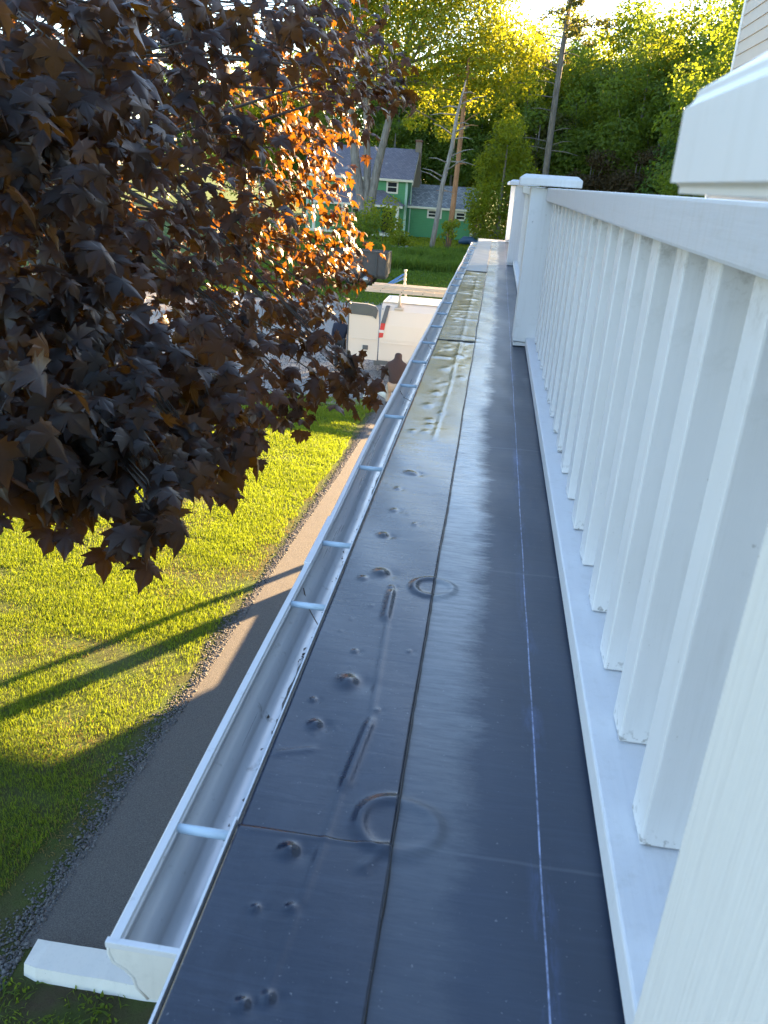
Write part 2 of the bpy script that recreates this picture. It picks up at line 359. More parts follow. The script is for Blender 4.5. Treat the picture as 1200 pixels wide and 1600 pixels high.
WR = [(-.19,.7,-.165,.99,.006,.0022),(-.167,.98,-.16,1.12,.006,.0020),(-.158,1.11,-.140,1.30,.010,.0050),(-.14,1.30,-.165,1.86,.006,.0018),(-.166,1.70,-.168,1.85,.009,.005),
      (-.31,.975,-.06,.985,.005,.0010),(-.30,1.17,-.23,1.20,.008,.002),(-.10,.93,-.06,.99,.008,.003)]
for k in range(14):                                            # puckers across the far strip
    y = 5.0+k*.38+random.uniform(-.1,.1); x = random.uniform(-.3,-.2)
    WR.append((x, y, x+random.uniform(.1,.2), y+random.uniform(-.06,.06), .035, random.uniform(.002,.006)))
WR += [(-.165,3.2,-.15,4.3,.009,.002),(-.15,4.3,-.155,4.6,.010,.003),(-.155,4.6,-.15,9.9,.011,.003)]
def hf(X, Y):
    Z = .0012*np.sin(X*17+1.3*np.sin(Y*3.1))*np.sin(Y*5.3+X*9) + .0010*np.sin(Y*13+X*21)
    Z += .002*np.sin(Y*1.7+2)*np.clip((Y-2)/4, 0, 1)
    for (x, y, r, h, ring) in BUMPS:
        sy = 1.0 if ring or y < 3 else 1.5
        d2 = ((X-x)**2 + ((Y-y)/sy)**2); d = np.sqrt(d2)
        if ring:
            th = np.arctan2(Y-y, X-x); rw = r*(1+.07*np.sin(2*th+x*90)+.035*np.sin(3*th+1)); amp = h*(.80+.20*np.cos(th-2.4))
            Z += amp*np.exp(-((d-rw)/(.20*r))**2) + h*.30*(1/(1+np.exp((d-rw)/(.10*r))))
        else: Z += h*np.exp(-d2/(r*r*.6)) - h*.35*np.exp(-(((X-x-r*.9)**2+((Y-y)/sy)**2)/(r*r)))
    for (xa, ya, xb, yb, wd, h) in WR:
        L2 = (xb-xa)**2+(yb-ya)**2; t = np.clip(((X-xa)*(xb-xa)+(Y-ya)*(yb-ya))/L2, 0, 1)
        d2 = (X-xa-t*(xb-xa))**2+(Y-ya-t*(yb-ya))**2
        Z += h*np.exp(-d2/(wd*wd))*np.minimum(1, 6*np.minimum(t+.08, 1.08-t))
    return Z
def rubber(name, x0, x1, y0, y1, dx, dys, z, mat, edge=.0015, wob=0.0, skirt=True):
    nx = max(2, int((x1-x0)/dx)); ys = [y0]
    while ys[-1] < y1-1e-4: ys.append(min(y1, ys[-1]+dys(ys[-1])))
    xs = np.linspace(0, 1, nx+1); ys = np.array(ys)
    Xg, Yg = np.meshgrid(xs, ys)
    wr = (np.sin(Yg*2.7)*.5+np.sin(Yg*7.9+1)*.3)*wob
    Xg = x0+(x1-x0)*Xg + wr*Xg
    Z = hf(Xg, Yg) + z
    V = np.stack([Xg, Yg, Z], -1).reshape(-1, 3); n = nx+1
    i = np.arange(len(ys)-1)[:, None]*n + np.arange(nx)[None]; i = i.ravel()
    Fq = np.stack([i, i+1, i+n+1, i+n], 1)
    if skirt:   # turned-down edges so the sheet shows its thickness
        bd = np.concatenate([np.arange(n), (np.arange(1, len(ys))*n+n-1), ((len(ys)-1)*n+np.arange(n-2, -1, -1)), (np.arange(len(ys)-2, 0, -1)*n)])
        S = V[bd].copy(); S[:, 2] -= .0032; b0 = len(V); V = np.concatenate([V, S]); k = len(bd); a = np.arange(k); b = (a+1) % k
        Fq = np.concatenate([Fq, np.stack([bd[a], b0+a, b0+b, bd[b]], 1)])
    return link(name, np_mesh(name, V, Fq, True), mat, porch)
near = lambda y: .006 if y < 2.2 else (.010 if y < 3.6 else .025)
rubber('roof_sheet', -.295, .32, -1.9, YE, .006, lambda y: .1 if y < .5 else near(y), ROOF, EP_MATTE)
MB().box(.3205, XW-.03, -1.9, YE, ROOF-.010, ROOF-.002).build('balcony_floor_sheet', EP_MATTE, porch)
ZS = ROOF+.0038
rubber('edge_sheet', -.312, -.058, -1.9, .985, .005, lambda y: .1 if y < .5 else .005, ZS+.0032, EP_BLACK, wob=.003)
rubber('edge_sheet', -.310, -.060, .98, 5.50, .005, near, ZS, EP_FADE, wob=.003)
rubber('edge_sheet', -.312, -.058, 5.50, 10.2, .010, lambda y: .02, ZS+.0042, EP_OLIVE, wob=.006)
rubber('edge_sheet', -.313, -.055, 10.2, YE-.01, .012, lambda y: .04, ZS+.008, EP_GREY, wob=.004)
# lap sealant bead along the seam
ys = np.arange(.3, YE-.1, .03); bx = -.0585+(np.sin(ys*2.7)*.5+np.sin(ys*7.9+1)*.3)*.003
bz = hf(bx, ys)+ROOF+.003
MB().tube([(x+random.uniform(-.0008,.0008), y, z) for x, y, z in zip(bx, ys, bz)], [random.uniform(.0020,.0034) for _ in ys], 6).build('lap_seam', SEAL, porch)
MB().tube([(-.135+.11*math.sin(k), 5.49, ROOF+.009) for k in (-1.4,0,.6)], .003, 5).build('lap_seam', SEAL, porch)
MB().tube([(-.305, 10.19, ROOF+.012), (-.06, 10.195, ROOF+.012)], .004, 5).build('lap_seam', SEAL, porch)
MB().box(-.3225, -.3185, -2.0, 1.0, ROOF-.035, ROOF+.006).build('drip_edge', GUT, porch)
MB().box(-.3215, -.3185, 1.0, YE, ROOF-.045, ROOF-.004).build('drip_edge', GUT, porch)
MB().box(-.33, XW, YE+.04, YE+.055, ROOF-.06, ROOF+.012).build('drip_edge', GUT, porch)

# ------------------------------------------------------------ gutter
GY0, GY1 = .77, YE-.2
gut = empty('roof_gutter', 'long white metal gutter along the edge of the black roof', 'gutter', (-.37, .8, ROOF-.1))
def gx(y): return .003*math.sin(y*1.1)+.002*math.sin(y*3.3)
def gz(y): return ROOF-.028-.0012*y+.002*math.sin(y*2.3)
outp = [(-.331,-.006),(-.331,-.105),(-.385,-.105),(-.402,-.085),(-.405,-.066),(-.418,-.050),(-.434,-.040),(-.440,-.022),(-.440,0)]
inp = [(-.438,.0015),(-.425,.0015),(-.4245,-.008),(-.4225,-.008),(-.4225,-.022),(-.430,-.024),(-.428,-.036),(-.414,-.046),(-.401,-.062),(-.398,-.085),(-.383,-.1035),(-.3325,-.1035),(-.3325,-.006)]
def strip(prof, name, mat, smooth=True):
    ysg = np.arange(GY0, GY1+.01, .12); vs = []; n = len(prof); fs = []
    for y in ysg: vs += [(x+gx(y), y, z+gz(y)) for x, z in prof]
    for i in range(len(ysg)-1):
        for k in range(n-1): fs.append((i*n+k, i*n+k+1, (i+1)*n+k+1, (i+1)*n+k))
    mb = MB(); mb.add(vs, fs, smooth); return mb
o = strip(outp+inp[:3], 'trough', GUT, False).build('trough', GUT, gut)
o = strip(inp[2:], 'trough_lining', GIN, True).build('trough_lining', GIN, gut)
MB().prism([(x*1.0+gx(GY0), z+gz(GY0)) for x, z in outp], GY0-.004, GY0+.001).build('end_cap', CAPM, gut)
capl = [(x+gx(GY0), GY0-.003, z+gz(GY0)) for x, z in outp[2:]]
MB().tube(capl, .0028, 8).build('end_cap_rim', CAPM, gut)
MB().bbox(-.44, -.331, GY0-.006, GY0+.004, gz(GY0)-.010, gz(GY0)+.001, .001).build('end_cap_rim', GUT, gut)
MB().prism([(x+gx(GY1), z+gz(GY1)) for x, z in outp], GY1-.001, GY1+.004).build('end_cap', CAPM, gut)
SP = [1.0,1.80,2.19,2.90,3.65,4.30,4.95,5.60,6.30,7.0,7.7,8.4,9.1,9.8,10.5,11.2,11.9,12.7,13.5,14.3,15.1,15.9]
sm = MB().tube([(-.425,0,0),(-.33,0,0)], .0085, 12).mesh('gutter_spike')
for y in SP:
    o = link('gutter_spike', sm, SPIKE, gut); o.location += Vector((gx(y), y, gz(y)-.010))
for y in (2.02, 7.3, 12.6):                 # lap joints of the lip
    MB().bbox(-.4435+gx(y), -.423+gx(y), y, y+.35, gz(y)-.02, gz(y)+.004, .002).build('lip_joint', GUT, gut)
for (y, a) in ((1.93,.5),(5.9,.7),(4.25,-.4),(8.2,.5)):   # stray wires / twigs lying in the trough
    tw = MB().tube([(-.42,y,gz(y)-.03),(-.40,y-.06*a,gz(y)-.07),(-.36,y-.15*a,gz(y)-.098),(-.345,y-.2*a,gz(y)-.097)], .0016, 5).build('twig', WOOD)
    tag(tw, {1.93:'thin dark twig lying in the gutter before the third spike',5.9:'thin twig in the gutter well beyond the bend of the lawn',4.25:'short twig lying across the gutter beside the crouching man',8.2:'farthest thin twig in the gutter'}[y], 'twig')
# litter along the back of the trough
vs = []; yy = GY0+.01
while yy < GY1-.05:
    vs += [(-.336+gx(yy), yy, gz(yy)-.0985), (-.3590-.004*math.sin(yy*5)-.003*math.sin(yy*13)-random.uniform(0,.006)+gx(yy), yy, gz(yy)-.1015)]; yy += .03
MB().add(vs, [(2*i,2*i+1,2*i+3,2*i+2) for i in range(len(vs)//2-1)], True).build('silt_band', mat_silt(), gut)
V = []; Fq = []
for k in range(600):
    y = rng.uniform(.8, 9); x = -.350-abs(rng.normal(0, .014)); z = gz(y)-.1015+abs(rng.normal(0, .003))+(.01 if rng.random() < .3 else 0)
    if rng.random() < .45: x = -.3335; z = gz(y)-rng.uniform(.02, .1)
    s = rng.uniform(.002, .006); b = len(V)
    for q in range(4): V.append((x+rng.uniform(-s, s), y+rng.uniform(-s, s)*1.8, z+rng.uniform(0, s)))
    Fq += [(b,b+1,b+2),(b,b+1,b+3),(b+1,b+2,b+3),(b,b+2,b+3)]
o = link('leaf_litter', np_mesh('leaf_litter', V, Fq), DEBRIS); tag(o, 'dark leaf litter caught along the back of the gutter', 'leaf litter', kind='stuff')

# ------------------------------------------------------------ balcony railing
rail = empty('balcony_railing', 'white painted wooden railing standing along the black roof', 'railing', (.36, .5, ROOF))
POSTS = [.385, 5.62, 11.55, YE-.2]
RX0, RX1 = .275, .46
for i, y in enumerate(POSTS):
    p = MB().bbox(.19, .42, y-.115, y+.115, ROOF+.035, H-.002, .006).build('post', GRAIN if i == 0 else WHITE, rail)
    c = MB(); a0, a1, b0, b1 = .115, .495, y-.19, y+.19; (z0, z1, z2, ins) = (H+.002, H+.056, H+.136, .12) if i == 0 else (H+.010, H+.052, H+.074, .03)
    if i == 0: a0 = .106
    bm = [(a0,b0,z0),(a1,b0,z0),(a1,b1,z0),(a0,b1,z0),(a0,b0,z1),(a1,b0,z1),(a1,b1,z1),(a0,b1,z1),
          (a0+ins,b0+ins,z2),(a1-ins,b0+ins,z2),(a1-ins,b1-ins,z2),(a0+ins,b1-ins,z2)]
    c.add(bm, [(3,2,1,0),(0,1,5,4),(1,2,6,5),(2,3,7,6),(3,0,4,7),(4,5,9,8),(5,6,10,9),(6,7,11,10),(7,4,8,11),(8,9,10,11)])
    me = c.mesh('post_cap'); bb = bmesh.new(); bb.from_mesh(me); bmesh.ops.bevel(bb, geom=bb.edges[:], offset=.006 if i == 0 else .003, segments=3 if i == 0 else 2, affect='EDGES'); bb.to_mesh(me); bb.free()
    link('post_cap', me, WHITE, p)
    MB().bbox(.195, .30, y-.105, y+.02, ROOF+.006, ROOF+.030, .003).build('foot_block', WHITE, p)
for a, b in zip(POSTS[:-1], POSTS[1:]):
    ya, yb = a+.116, b-.116
    MB().bbox(.288, .455, ya, yb, H-.076, H+.001, .006).build('top_rail', TOPR, rail)
    MB().bbox(RX0, RX1, ya, yb, ROOF+.014, ROOF+.068, .005).build('bottom_rail', RAILY, rail)
bmesh_ = MB().bbox(.325, .412, -.041, .041, ROOF+.0710, H-.0780, .004).mesh('baluster')
y = 1.04
while y < POSTS[-1]-.2:
    if all(abs(y-p) > .19 for p in POSTS):
        o = link('baluster', bmesh_, BAL, rail); o.location += Vector((random.uniform(-.002,.002), y+random.uniform(-.006,.006), 0)); o.rotation_euler.z = random.uniform(-.02,.02)*0
    y += .25
o = link('baluster', bmesh_, BAL, rail); o.location += Vector((0, .79, 0))
# railing return at the far end
MB().bbox(.425, XW-.05, POSTS[-1]-.08, POSTS[-1]+.08, H-.076, H+.001, .006).build('top_rail', TOPR, rail)
MB().bbox(.425, XW-.05, POSTS[-1]-.09, POSTS[-1]+.09, ROOF+.014, ROOF+.068, .005).build('bottom_rail', RAILY, rail)
bm2 = MB().bbox(-.0375, .0375, POSTS[-1]-.0375, POSTS[-1]+.0375, ROOF+.0685, H-.0765, .004).mesh('baluster')
for k in range(12):
    o = link('baluster', bm2, WHITE, rail); o.location += Vector((.65+k*.25, 0, 0))

# ------------------------------------------------------------ white painted kerb block by the path
bl = MB(); n = 14; vs = []
for i in range(n+1):
    x = -2.80+1.42*i/n; j = lambda a: random.uniform(-a, a)
    drop = 0
    vs += [(x, 3.70+j(.006)+.03*(i==0), -.01), (x, 3.735+j(.004)+.02*(i==0), .100-drop*.3+j(.004)), (x, 3.95+j(.003), .110+j(.002)), (x, 3.955, -.01)]
fs = []
for i in range(n):
    for k in range(3): fs.append((4*i+k, 4*i+k+1, 4*i+5+k, 4*i+4+k))
fs += [(0,1,2,3), (4*n+3,4*n+2,4*n+1,4*n)]
bl.add(vs, fs); tag(bl.build('kerb_block', mat_paint('chalky_white_masonry', (.72,.71,.66), .5)), 'white painted masonry kerb block across the near end of the path', 'kerb')

# ------------------------------------------------------------ grass, gravel strip
def lawn_edge(y): return np.interp(y, [p[1] for p in PATH_L], [p[0] for p in PATH_L])
def vnoise(x, y, s, seed=0):
    x = x*s+seed*17.3; y = y*s+seed*9.1; xi = np.floor(x).astype(int); yi = np.floor(y).astype(int); fx = x-xi; fy = y-yi
    def h(a, b): return np.modf(np.abs(np.sin(a*127.1+b*311.7+seed)*43758.5453))[0]
    fx = fx*fx*(3-2*fx); fy = fy*fy*(3-2*fy)
    return (h(xi,yi)*(1-fx)+h(xi+1,yi)*fx)*(1-fy)+(h(xi,yi+1)*(1-fx)+h(xi+1,yi+1)*fx)*fy
def blades(name, x, y, hgt, wid, mat, lean=.6, z0=0):
    n = len(x); a = rng.uniform(0, 2*np.pi, n); la = rng.uniform(0, 2*np.pi, n); ln = np.abs(rng.normal(0, lean, n))*hgt
    dx, dy = np.cos(a)*wid/2, np.sin(a)*wid/2
    p0 = np.stack([x-dx, y-dy, np.full(n, z0)], 1); p1 = np.stack([x+dx, y+dy, np.full(n, z0)], 1)
    mx, my = x+np.cos(la)*ln*.35, y+np.sin(la)*ln*.35
    p2 = np.stack([mx+dx*.8, my+dy*.8, z0+hgt*.62], 1); p3 = np.stack([mx-dx*.8, my-dy*.8, z0+hgt*.62], 1)
    p4 = np.stack([x+np.cos(la)*ln, y+np.sin(la)*ln, z0+hgt*np.clip(1-.25*ln/hgt, .4, 1)], 1)
    V = np.stack([p0,p1,p2,p3,p4], 1).reshape(-1, 3); b = np.arange(n)*5
    Fq = np.concatenate([np.stack([b,b+1,b+2],1), np.stack([b,b+2,b+3],1), np.stack([b+3,b+2,b+4],1)])
    return link(name, np_mesh(name, V, Fq), mat)
def scatter(n, x0, x1, y0, y1): return rng.uniform(x0, x1, n), rng.uniform(y0, y1, n)
x, y = scatter(900000, -10.5, -2.4, 3.0, 20.6)
vis = (x > -(y*.68+1.6)) & (x < lawn_edge(y)-.10-.14*vnoise(x, y, 3, 3)-np.clip((8-y)*.05, 0, .25))
patch = vnoise(x, y, .9, 1)*.6+vnoise(x, y, 3.5, 2)*.4
edge = np.clip((lawn_edge(y)-x)/1.1, 0, 1)
keep = vis & (rng.random(len(x)) < np.clip((patch-.18)*2.2, .08, 1)*np.clip(edge+.25, 0, 1)*np.where(y < 4.4, .45, 1))
x, y, patch = x[keep], y[keep], patch[keep]
far = np.clip(y/8, .9, 2.0)
hg = rng.uniform(.022, .066, len(x))*(.55+patch*.95); wd = rng.uniform(.0034, .0068, len(x))*far
o = blades('lawn_grass', x, y, hg, wd, GRASS); tag(o, 'bright green mown lawn grass beside the asphalt path', 'grass', kind='stuff')
x, y = scatter(60000, -9, -2.6, 4, 14)
k = (x > -(y*.68+1.6)) & (x < lawn_edge(y)-.12) & (vnoise(x, y, 1.2, 5) > .50) & (rng.random(len(x)) < np.clip(1.3-(lawn_edge(y)-x)/3.0, .1, 1))
x, y = x[k], y[k]
o = blades('dry_grass', x, y, rng.uniform(.01, .035, len(x)), rng.uniform(.005, .010, len(x)), DRYG, 1.6); tag(o, 'dry straw coloured grass thatch in the lawn', 'dry grass', kind='stuff')
x, y = scatter(50000, -16, 6, 54, 66.5); k = (vnoise(x, y, .35, 8) > .12); x, y = x[k], y[k]
o = blades('tall_grass', x, y, rng.uniform(.4, .95, len(x))*(.6+vnoise(x, y, .5, 9)*.7), rng.uniform(.045, .08, len(x)), TALLG, .5); tag(o, 'tall unmown grass in front of the green house', 'tall grass', kind='stuff')
x, y = scatter(32000, -16, 5, 37.5, 54)
o = blades('mown_grass', x, y, rng.uniform(.06, .16, len(x)), rng.uniform(.05, .08, len(x)), TALLG, .7); tag(o, 'mown grass beyond the gravel drive', 'grass', kind='stuff')
x, y = scatter(26000, -22, 5, 66.5, 86)
o = blades('yard_grass', x, y, rng.uniform(.08, .2, len(x)), rng.uniform(.05, .09, len(x)), GREENS[2], .7); tag(o, 'sunlit yard grass around the green house', 'grass', kind='stuff')

def stones(name, x, y, s, mat, z=0):
    n = len(x); base = np.array([(1,0,0),(-1,0,0),(0,1,0),(0,-1,0),(0,0,.75),(0,0,-.4)], float)
    tri = np.array([(0,2,4),(2,1,4),(1,3,4),(3,0,4),(2,0,5),(1,2,5),(3,1,5),(0,3,5)])
    V = base[None]*s[:, None, None]*rng.uniform(.55, 1.25, (n, 6, 3)); a = rng.uniform(0, 6.28, n)
    c, si = np.cos(a)[:, None], np.sin(a)[:, None]; X = V[:,:,0]*c-V[:,:,1]*si; Y = V[:,:,0]*si+V[:,:,1]*c
    V = np.stack([X+x[:,None], Y+y[:,None], V[:,:,2]+z+s[:,None]*.3], 2).reshape(-1, 3)
    Fq = (tri[None]+(np.arange(n)*6)[:, None, None]).reshape(-1, 3); return link(name, np_mesh(name, V, Fq), mat)
def mat_stones():
    t = NT('gravel_stones'); f = t.noise(38, 2); g = t.noise(9, 4)
    return t.p(Base_Color=t.mix(t.ramp(f, [(.3, 0), (.7, 1)]), (.055,.058,.065), t.mix(g, (.20,.21,.22), (.15,.125,.10))), Roughness=.9)
STONES = mat_stones()
y = rng.uniform(3.3, 19.5, 16000); off = np.abs(rng.normal(0, .16, len(y)))*np.where(y < 9, .35+1.0*vnoise(y, y*0, 1.1, 6), .42); x = lawn_edge(y)+.06-off
k = (rng.random(len(y)) < np.where(y < 9.5, 1, .8)); x, y = x[k], y[k]
o = stones('gravel_edging', x, y, rng.uniform(.006, .018, len(x))*np.where(rng.random(len(x)) < .08, 1.7, 1), STONES); tag(o, 'loose grey gravel strewn along the left edge of the path', 'gravel', kind='stuff')
x, y = scatter(9000, -9, -1.2, 19.7, 27); k = y > 20.2+.5*vnoise(x, y, 1, 4); x, y = x[k], y[k]
o = stones('drive_gravel', x, y, rng.uniform(.010, .03, len(x)), STONES); tag(o, 'loose gravel on the drive around the van', 'gravel', kind='stuff')
# broad leaved weeds in the soil by the kerb
x, y = scatter(2600, -4.2, -1.6, 2.6, 3.7); k = vnoise(x, y, 3, 12) > .35; x, y = x[k], y[k]; 
o = blades('low_weeds', x, y, rng.uniform(.02, .05, len(x)), rng.uniform(.008, .024, len(x)), GREENS[1], 1.5); tag(o, 'low broad leaved weeds in bare soil before the kerb block', 'weeds', kind='stuff')

# ------------------------------------------------------------ purple maple
def leaf_shape():
    half = [(0,0),(.10,-.02),(.30,-.06),(.22,.06),(.36,.10),(.56,.16),(.42,.24),(.52,.38),(.60,.52),(.44,.46),(.33,.50),(.24,.44),(.26,.62),(.20,.74),(.13,.80),(.06,.92),(0,1.05)]
    pts = half + [(-x, y) for x, y in half[-2:0:-1]]
    return np.array(pts)
LP = leaf_shape()
def leaf_mesh(fold, curl, tw):
    P = LP.copy(); x, y = P[:,0], P[:,1]-.0
    z = -fold*np.abs(x) - curl*(y-.35)**2 + tw*x*y
    V = np.stack([x, y, z], 1); c = np.array([[0, .36, .02]]); V = np.concatenate([V, c]); n = len(P)
    Fq = np.array([(i, (i+1) % n, n) for i in range(n)]); return V, Fq
LV = [leaf_mesh(.28,.35,.15), leaf_mesh(.10,.65,-.3), leaf_mesh(.5,.25,.1), leaf_mesh(-.2,.5,.35), leaf_mesh(.42,.8,-.12)]
leaf_me = [np_mesh('leaf', v, f) for v, f in LV]
for me in leaf_me: me.materials.append(MAPLE)
MX, MY = -6.9, 8.2
maple = empty('maple_tree', 'large dark purple maple hanging over the lawn beside the gutter', 'tree', (MX, MY, 0))
tr = MB(); tr.tube([(MX,MY,-.05),(MX+.05,MY,.6),(MX+.1,MY+.05,2),(MX+.05,MY+.1,3.2),(MX+.2,MY+.1,5),(MX+.1,MY,8),(MX,MY,11)], [.36,.27,.24,.23,.19,.12,.04], 12)
tr.build('trunk', DARKB, maple)
BO = [ # px, py, dist, radius px, leaves  : boughs of the crown, each at its own distance
 (40,645,2.7,105,150),(150,640,2.9,95,120),(205,695,2.8,58,60),(280,675,3.1,55,60),(228,785,2.7,22,26),(40,540,2.9,120,150),(10,750,2.8,50,40),(95,735,2.9,40,30),
 (310,610,3.5,75,90),(60,350,3.0,110,130),(25,200,3.0,110,130),(110,60,3.3,120,150),(170,200,3.5,100,110),(130,440,3.3,100,110),(325,700,3.4,28,18),(215,560,3.3,80,90),
 (250,250,4.4,130,170),(340,120,4.8,130,170),(430,50,5.2,100,140),(230,400,4.8,110,140),(330,330,5.2,120,160),(410,540,4.8,85,120),(470,560,5.2,55,70),(525,560,5.6,35,40),(545,590,5.8,24,22),
 (375,640,4.4,42,45),(372,690,4.3,20,14),(250,60,4.4,120,150),(440,470,6.3,70,90),(490,450,7.2,40,45),(330,470,5.4,100,130),(455,620,5.4,30,24),
 (480,300,10,80,330),(505,220,10.5,52,180),(495,370,10,62,230),(440,420,9.5,80,280),(525,410,9.6,38,100),(540,430,9.6,24,50),(400,360,9.5,110,360),(470,130,9,80,240),(535,110,8.2,40,70),(585,115,7.8,28,40),(610,130,7.8,14,12),
 (520,50,9,50,110),(560,45,7,48,60),(590,95,7.2,30,36),(530,150,7.5,45,60),(500,90,6.8,60,90),(480,500,6.2,50,60),(300,560,5,80,90),(495,10,8,60,110),(440,220,9.5,100,300),(525,300,10.5,32,90),(500,440,9.4,34,70),(545,390,10,22,40),
 (200,300,8.5,210,620),(330,480,8.5,150,420),(110,450,8,180,460),(330,200,9,190,560),(200,100,8.5,190,500),(420,100,9.5,120,300),(60,200,8,160,380),(60,20,5,140,200),(190,20,5.4,140,200),(320,20,5.8,110,150),(60,130,4.6,120,140),(150,320,4.6,110,130),(120,620,7,120,220),(40,50,7.5,140,300),(300,60,10,160,400),(380,480,9.2,90,260)]
allM = []; branch = MB(); br_parts = []
OUT = []                                     # the rest of the crown, above and left of the view
for k in range(26):
    a = random.uniform(0, 6.28); rr = random.uniform(.5, 4.0); zz = random.uniform(6.2, 11.5)
    c = Vector((MX-1.0+math.cos(a)*rr, MY+math.sin(a)*rr, zz)); q = c-Vector((0,0,H)); zc_ = q.dot(CF)
    if c.x > -4.2 and c.y < 7: continue
    OUT.append((c, random.uniform(.9, 1.5), 110))
root_t = Vector((MX+.1, MY, 4.2))
for (C, r, d, cnt) in [(atd(px, py, d), rp/FPX*d, d, cnt) for (px, py, d, rp, cnt) in BO]+[(c, r, 9, cnt*2) for (c, r, cnt) in OUT]:
    # bough wood: from the trunk through the clump
    st = Vector((MX+.1, MY+.05, random.uniform(3.2, 7.5))) if C.z > 4 else Vector((MX+.1, MY+.05, random.uniform(3.0, 5)))
    mid = st.lerp(C, .55)+Vector((0,0,.5+random.random()*.5))
    end = C + (C-st).normalized()*r*.6 + Vector((0,0,-r*.25))
    pts = []
    for k in range(9):
        t = k/8; pts.append((st*(1-t)**2+mid*2*t*(1-t)+end*t*t) if True else None)
    br_parts.append(MB().tube(pts, [max(.004, .055*(1-k/8)**1.3+.004) for k in range(9)], 6))
    ntw = max(4, int(cnt*(.84 if d < 4 else .52 if d < 6.5 else .55))//9)
    for q in range(ntw):
        while True:
            u = Vector((random.uniform(-1,1), random.uniform(-1,1), random.uniform(-1,1)))
            if u.length <= 1: break
        u = u*(.55+.45*u.length)
        tp = C + Vector((u.x*r, u.y*r*1.25, u.z*r))
        if d < 6: br_parts[-1].tube([pts[5].lerp(pts[7], random.random()), tp.lerp(C, .5)+Vector((0,0,.06)), tp], [.0045,.003,.0018], 4)
        for l in range(9):
            P = tp + Vector((random.gauss(0, .075), random.gauss(0, .075), random.gauss(-.02, .075)))*(1 if d < 6 else 1.35)
            outw = (Vector((P.x-MX, P.y-MY, 0))).normalized()
            tip = (Vector((0,0,-1))*random.uniform(.35, 1.2) + outw*random.uniform(.1, .9) + Vector((random.gauss(0,.45), random.gauss(0,.45), random.gauss(0,.2)))).normalized()
            nrm = (Vector((0,0,1))*random.uniform(.3, 1.2) + outw*random.uniform(.2, .9) + Vector((random.gauss(0,.4), random.gauss(0,.4), random.gauss(0,.3))))
            nrm = (nrm - tip*nrm.dot(tip)).normalized(); sx = tip.cross(nrm)
            s = random.uniform(.070, .135)*(1.0 if d < 6 else .95)
            M = np.array([[sx.x, tip.x, nrm.x, P.x],[sx.y, tip.y, nrm.y, P.y],[sx.z, tip.z, nrm.z, P.z]])
            M[:, :3] *= s; allM.append((M, (P-Vector((0,0,H))).length, s, random.randrange(5), P))
def inframe(P):
    q = P-Vector((0,0,H)); z = q.dot(CF)
    if z <= 0: return False
    x = 600+FPX*q.dot(CR)/z; y = 800-FPX*q.dot(CU)/z; return 0 < x < 1200 and 0 < y < 1600
allM = [a for a in allM if a[1] > 1.7]
order = sorted(range(len(allM)), key=lambda i: -(allM[i][2]/allM[i][1] if inframe(allM[i][4]) else 0))
pick = set(order[:300]); Vs = []; Fs = []; off = 0
for vi in range(5):
    idx = [i for i in range(len(allM)) if i not in pick and allM[i][3] == vi]
    if not idx: continue
    A = np.stack([allM[i][0] for i in idx]); v, f = LV[vi]
    P = np.einsum('nij,kj->nki', A[:, :, :3], v)+A[:, None, :, 3]
    Vs.append(P.reshape(-1, 3)); Fs.append((f[None]+(np.arange(len(idx))*len(v))[:, None, None]).reshape(-1, 3)+off); off += P.shape[0]*P.shape[1]
cr = link('crown', np_mesh('crown', np.concatenate(Vs), np.concatenate(Fs)), MAPLE, maple); cr['kind'] = 'stuff'
for i in order[:300]:
    M, _, _, vi, _ = allM[i]; o = bpy.data.objects.new('leaf', leaf_me[vi]); COL.objects.link(o); o.parent = maple
    m4 = Matrix.Identity(4)
    for a in range(3):
        for b in range(4): m4[a][b] = M[a, b]
    o.matrix_local = Matrix.Translation((-MX, -MY, 0)) @ m4
for b in br_parts: b.build('branch', DARKB, maple)

# ------------------------------------------------------------ green trees
def crown_mesh(name, lobes, per, leaf, seed, flat_=.8):
    r = np.random.default_rng(seed); cen = []; nor = []
    for (cx, cy, cz, rad) in lobes:
        n = int(per*rad*rad); u = r.normal(size=(n, 3)); u /= np.linalg.norm(u, axis=1)[:, None]
        rr = rad*np.clip(r.normal(.88, .17, n), .25, 1.25); P = u*rr[:, None]*np.array([1,1,flat_])+np.array([cx,cy,cz])
        cen.append(P); nor.append(u*.8+np.array([0,0,.45])+r.normal(0,.55,(n,3)))
    C = np.concatenate(cen); N = np.concatenate(nor); N /= np.linalg.norm(N, axis=1)[:, None]; n = len(C)
    t = r.normal(size=(n, 3)); t -= N*np.sum(t*N, 1)[:, None]; t /= np.linalg.norm(t, axis=1)[:, None]; b = np.cross(N, t)
    s = leaf*r.uniform(.6, 1.35, n)[:, None]
    V = np.stack([C-t*s*.5, C+b*s*.36+N*s*.08, C+t*s*.6, C-b*s*.36+N*s*.08], 1).reshape(-1, 3); i = np.arange(n)*4
    return np_mesh(name, V, np.concatenate([np.stack([i,i+1,i+2],1), np.stack([i,i+2,i+3],1)]))
def lobes_for(rx, rz, zc, n, seed, rmin=.22, rmax=.42, shape=1.0):
    r = random.Random(seed); L = []
    while len(L) < n:
        x, y, z = r.uniform(-1,1), r.uniform(-1,1), r.uniform(-1,1)
        if x*x+y*y+z*z > 1: continue
        k = .62+.38*(x*x+y*y+z*z); taper = 1-.35*shape*(z+1)/2
        L.append((x*rx*taper*k*1.15, y*rx*taper*k*1.15, zc+z*rz*k*1.1, r.uniform(rmin, rmax)*rx))
    return L
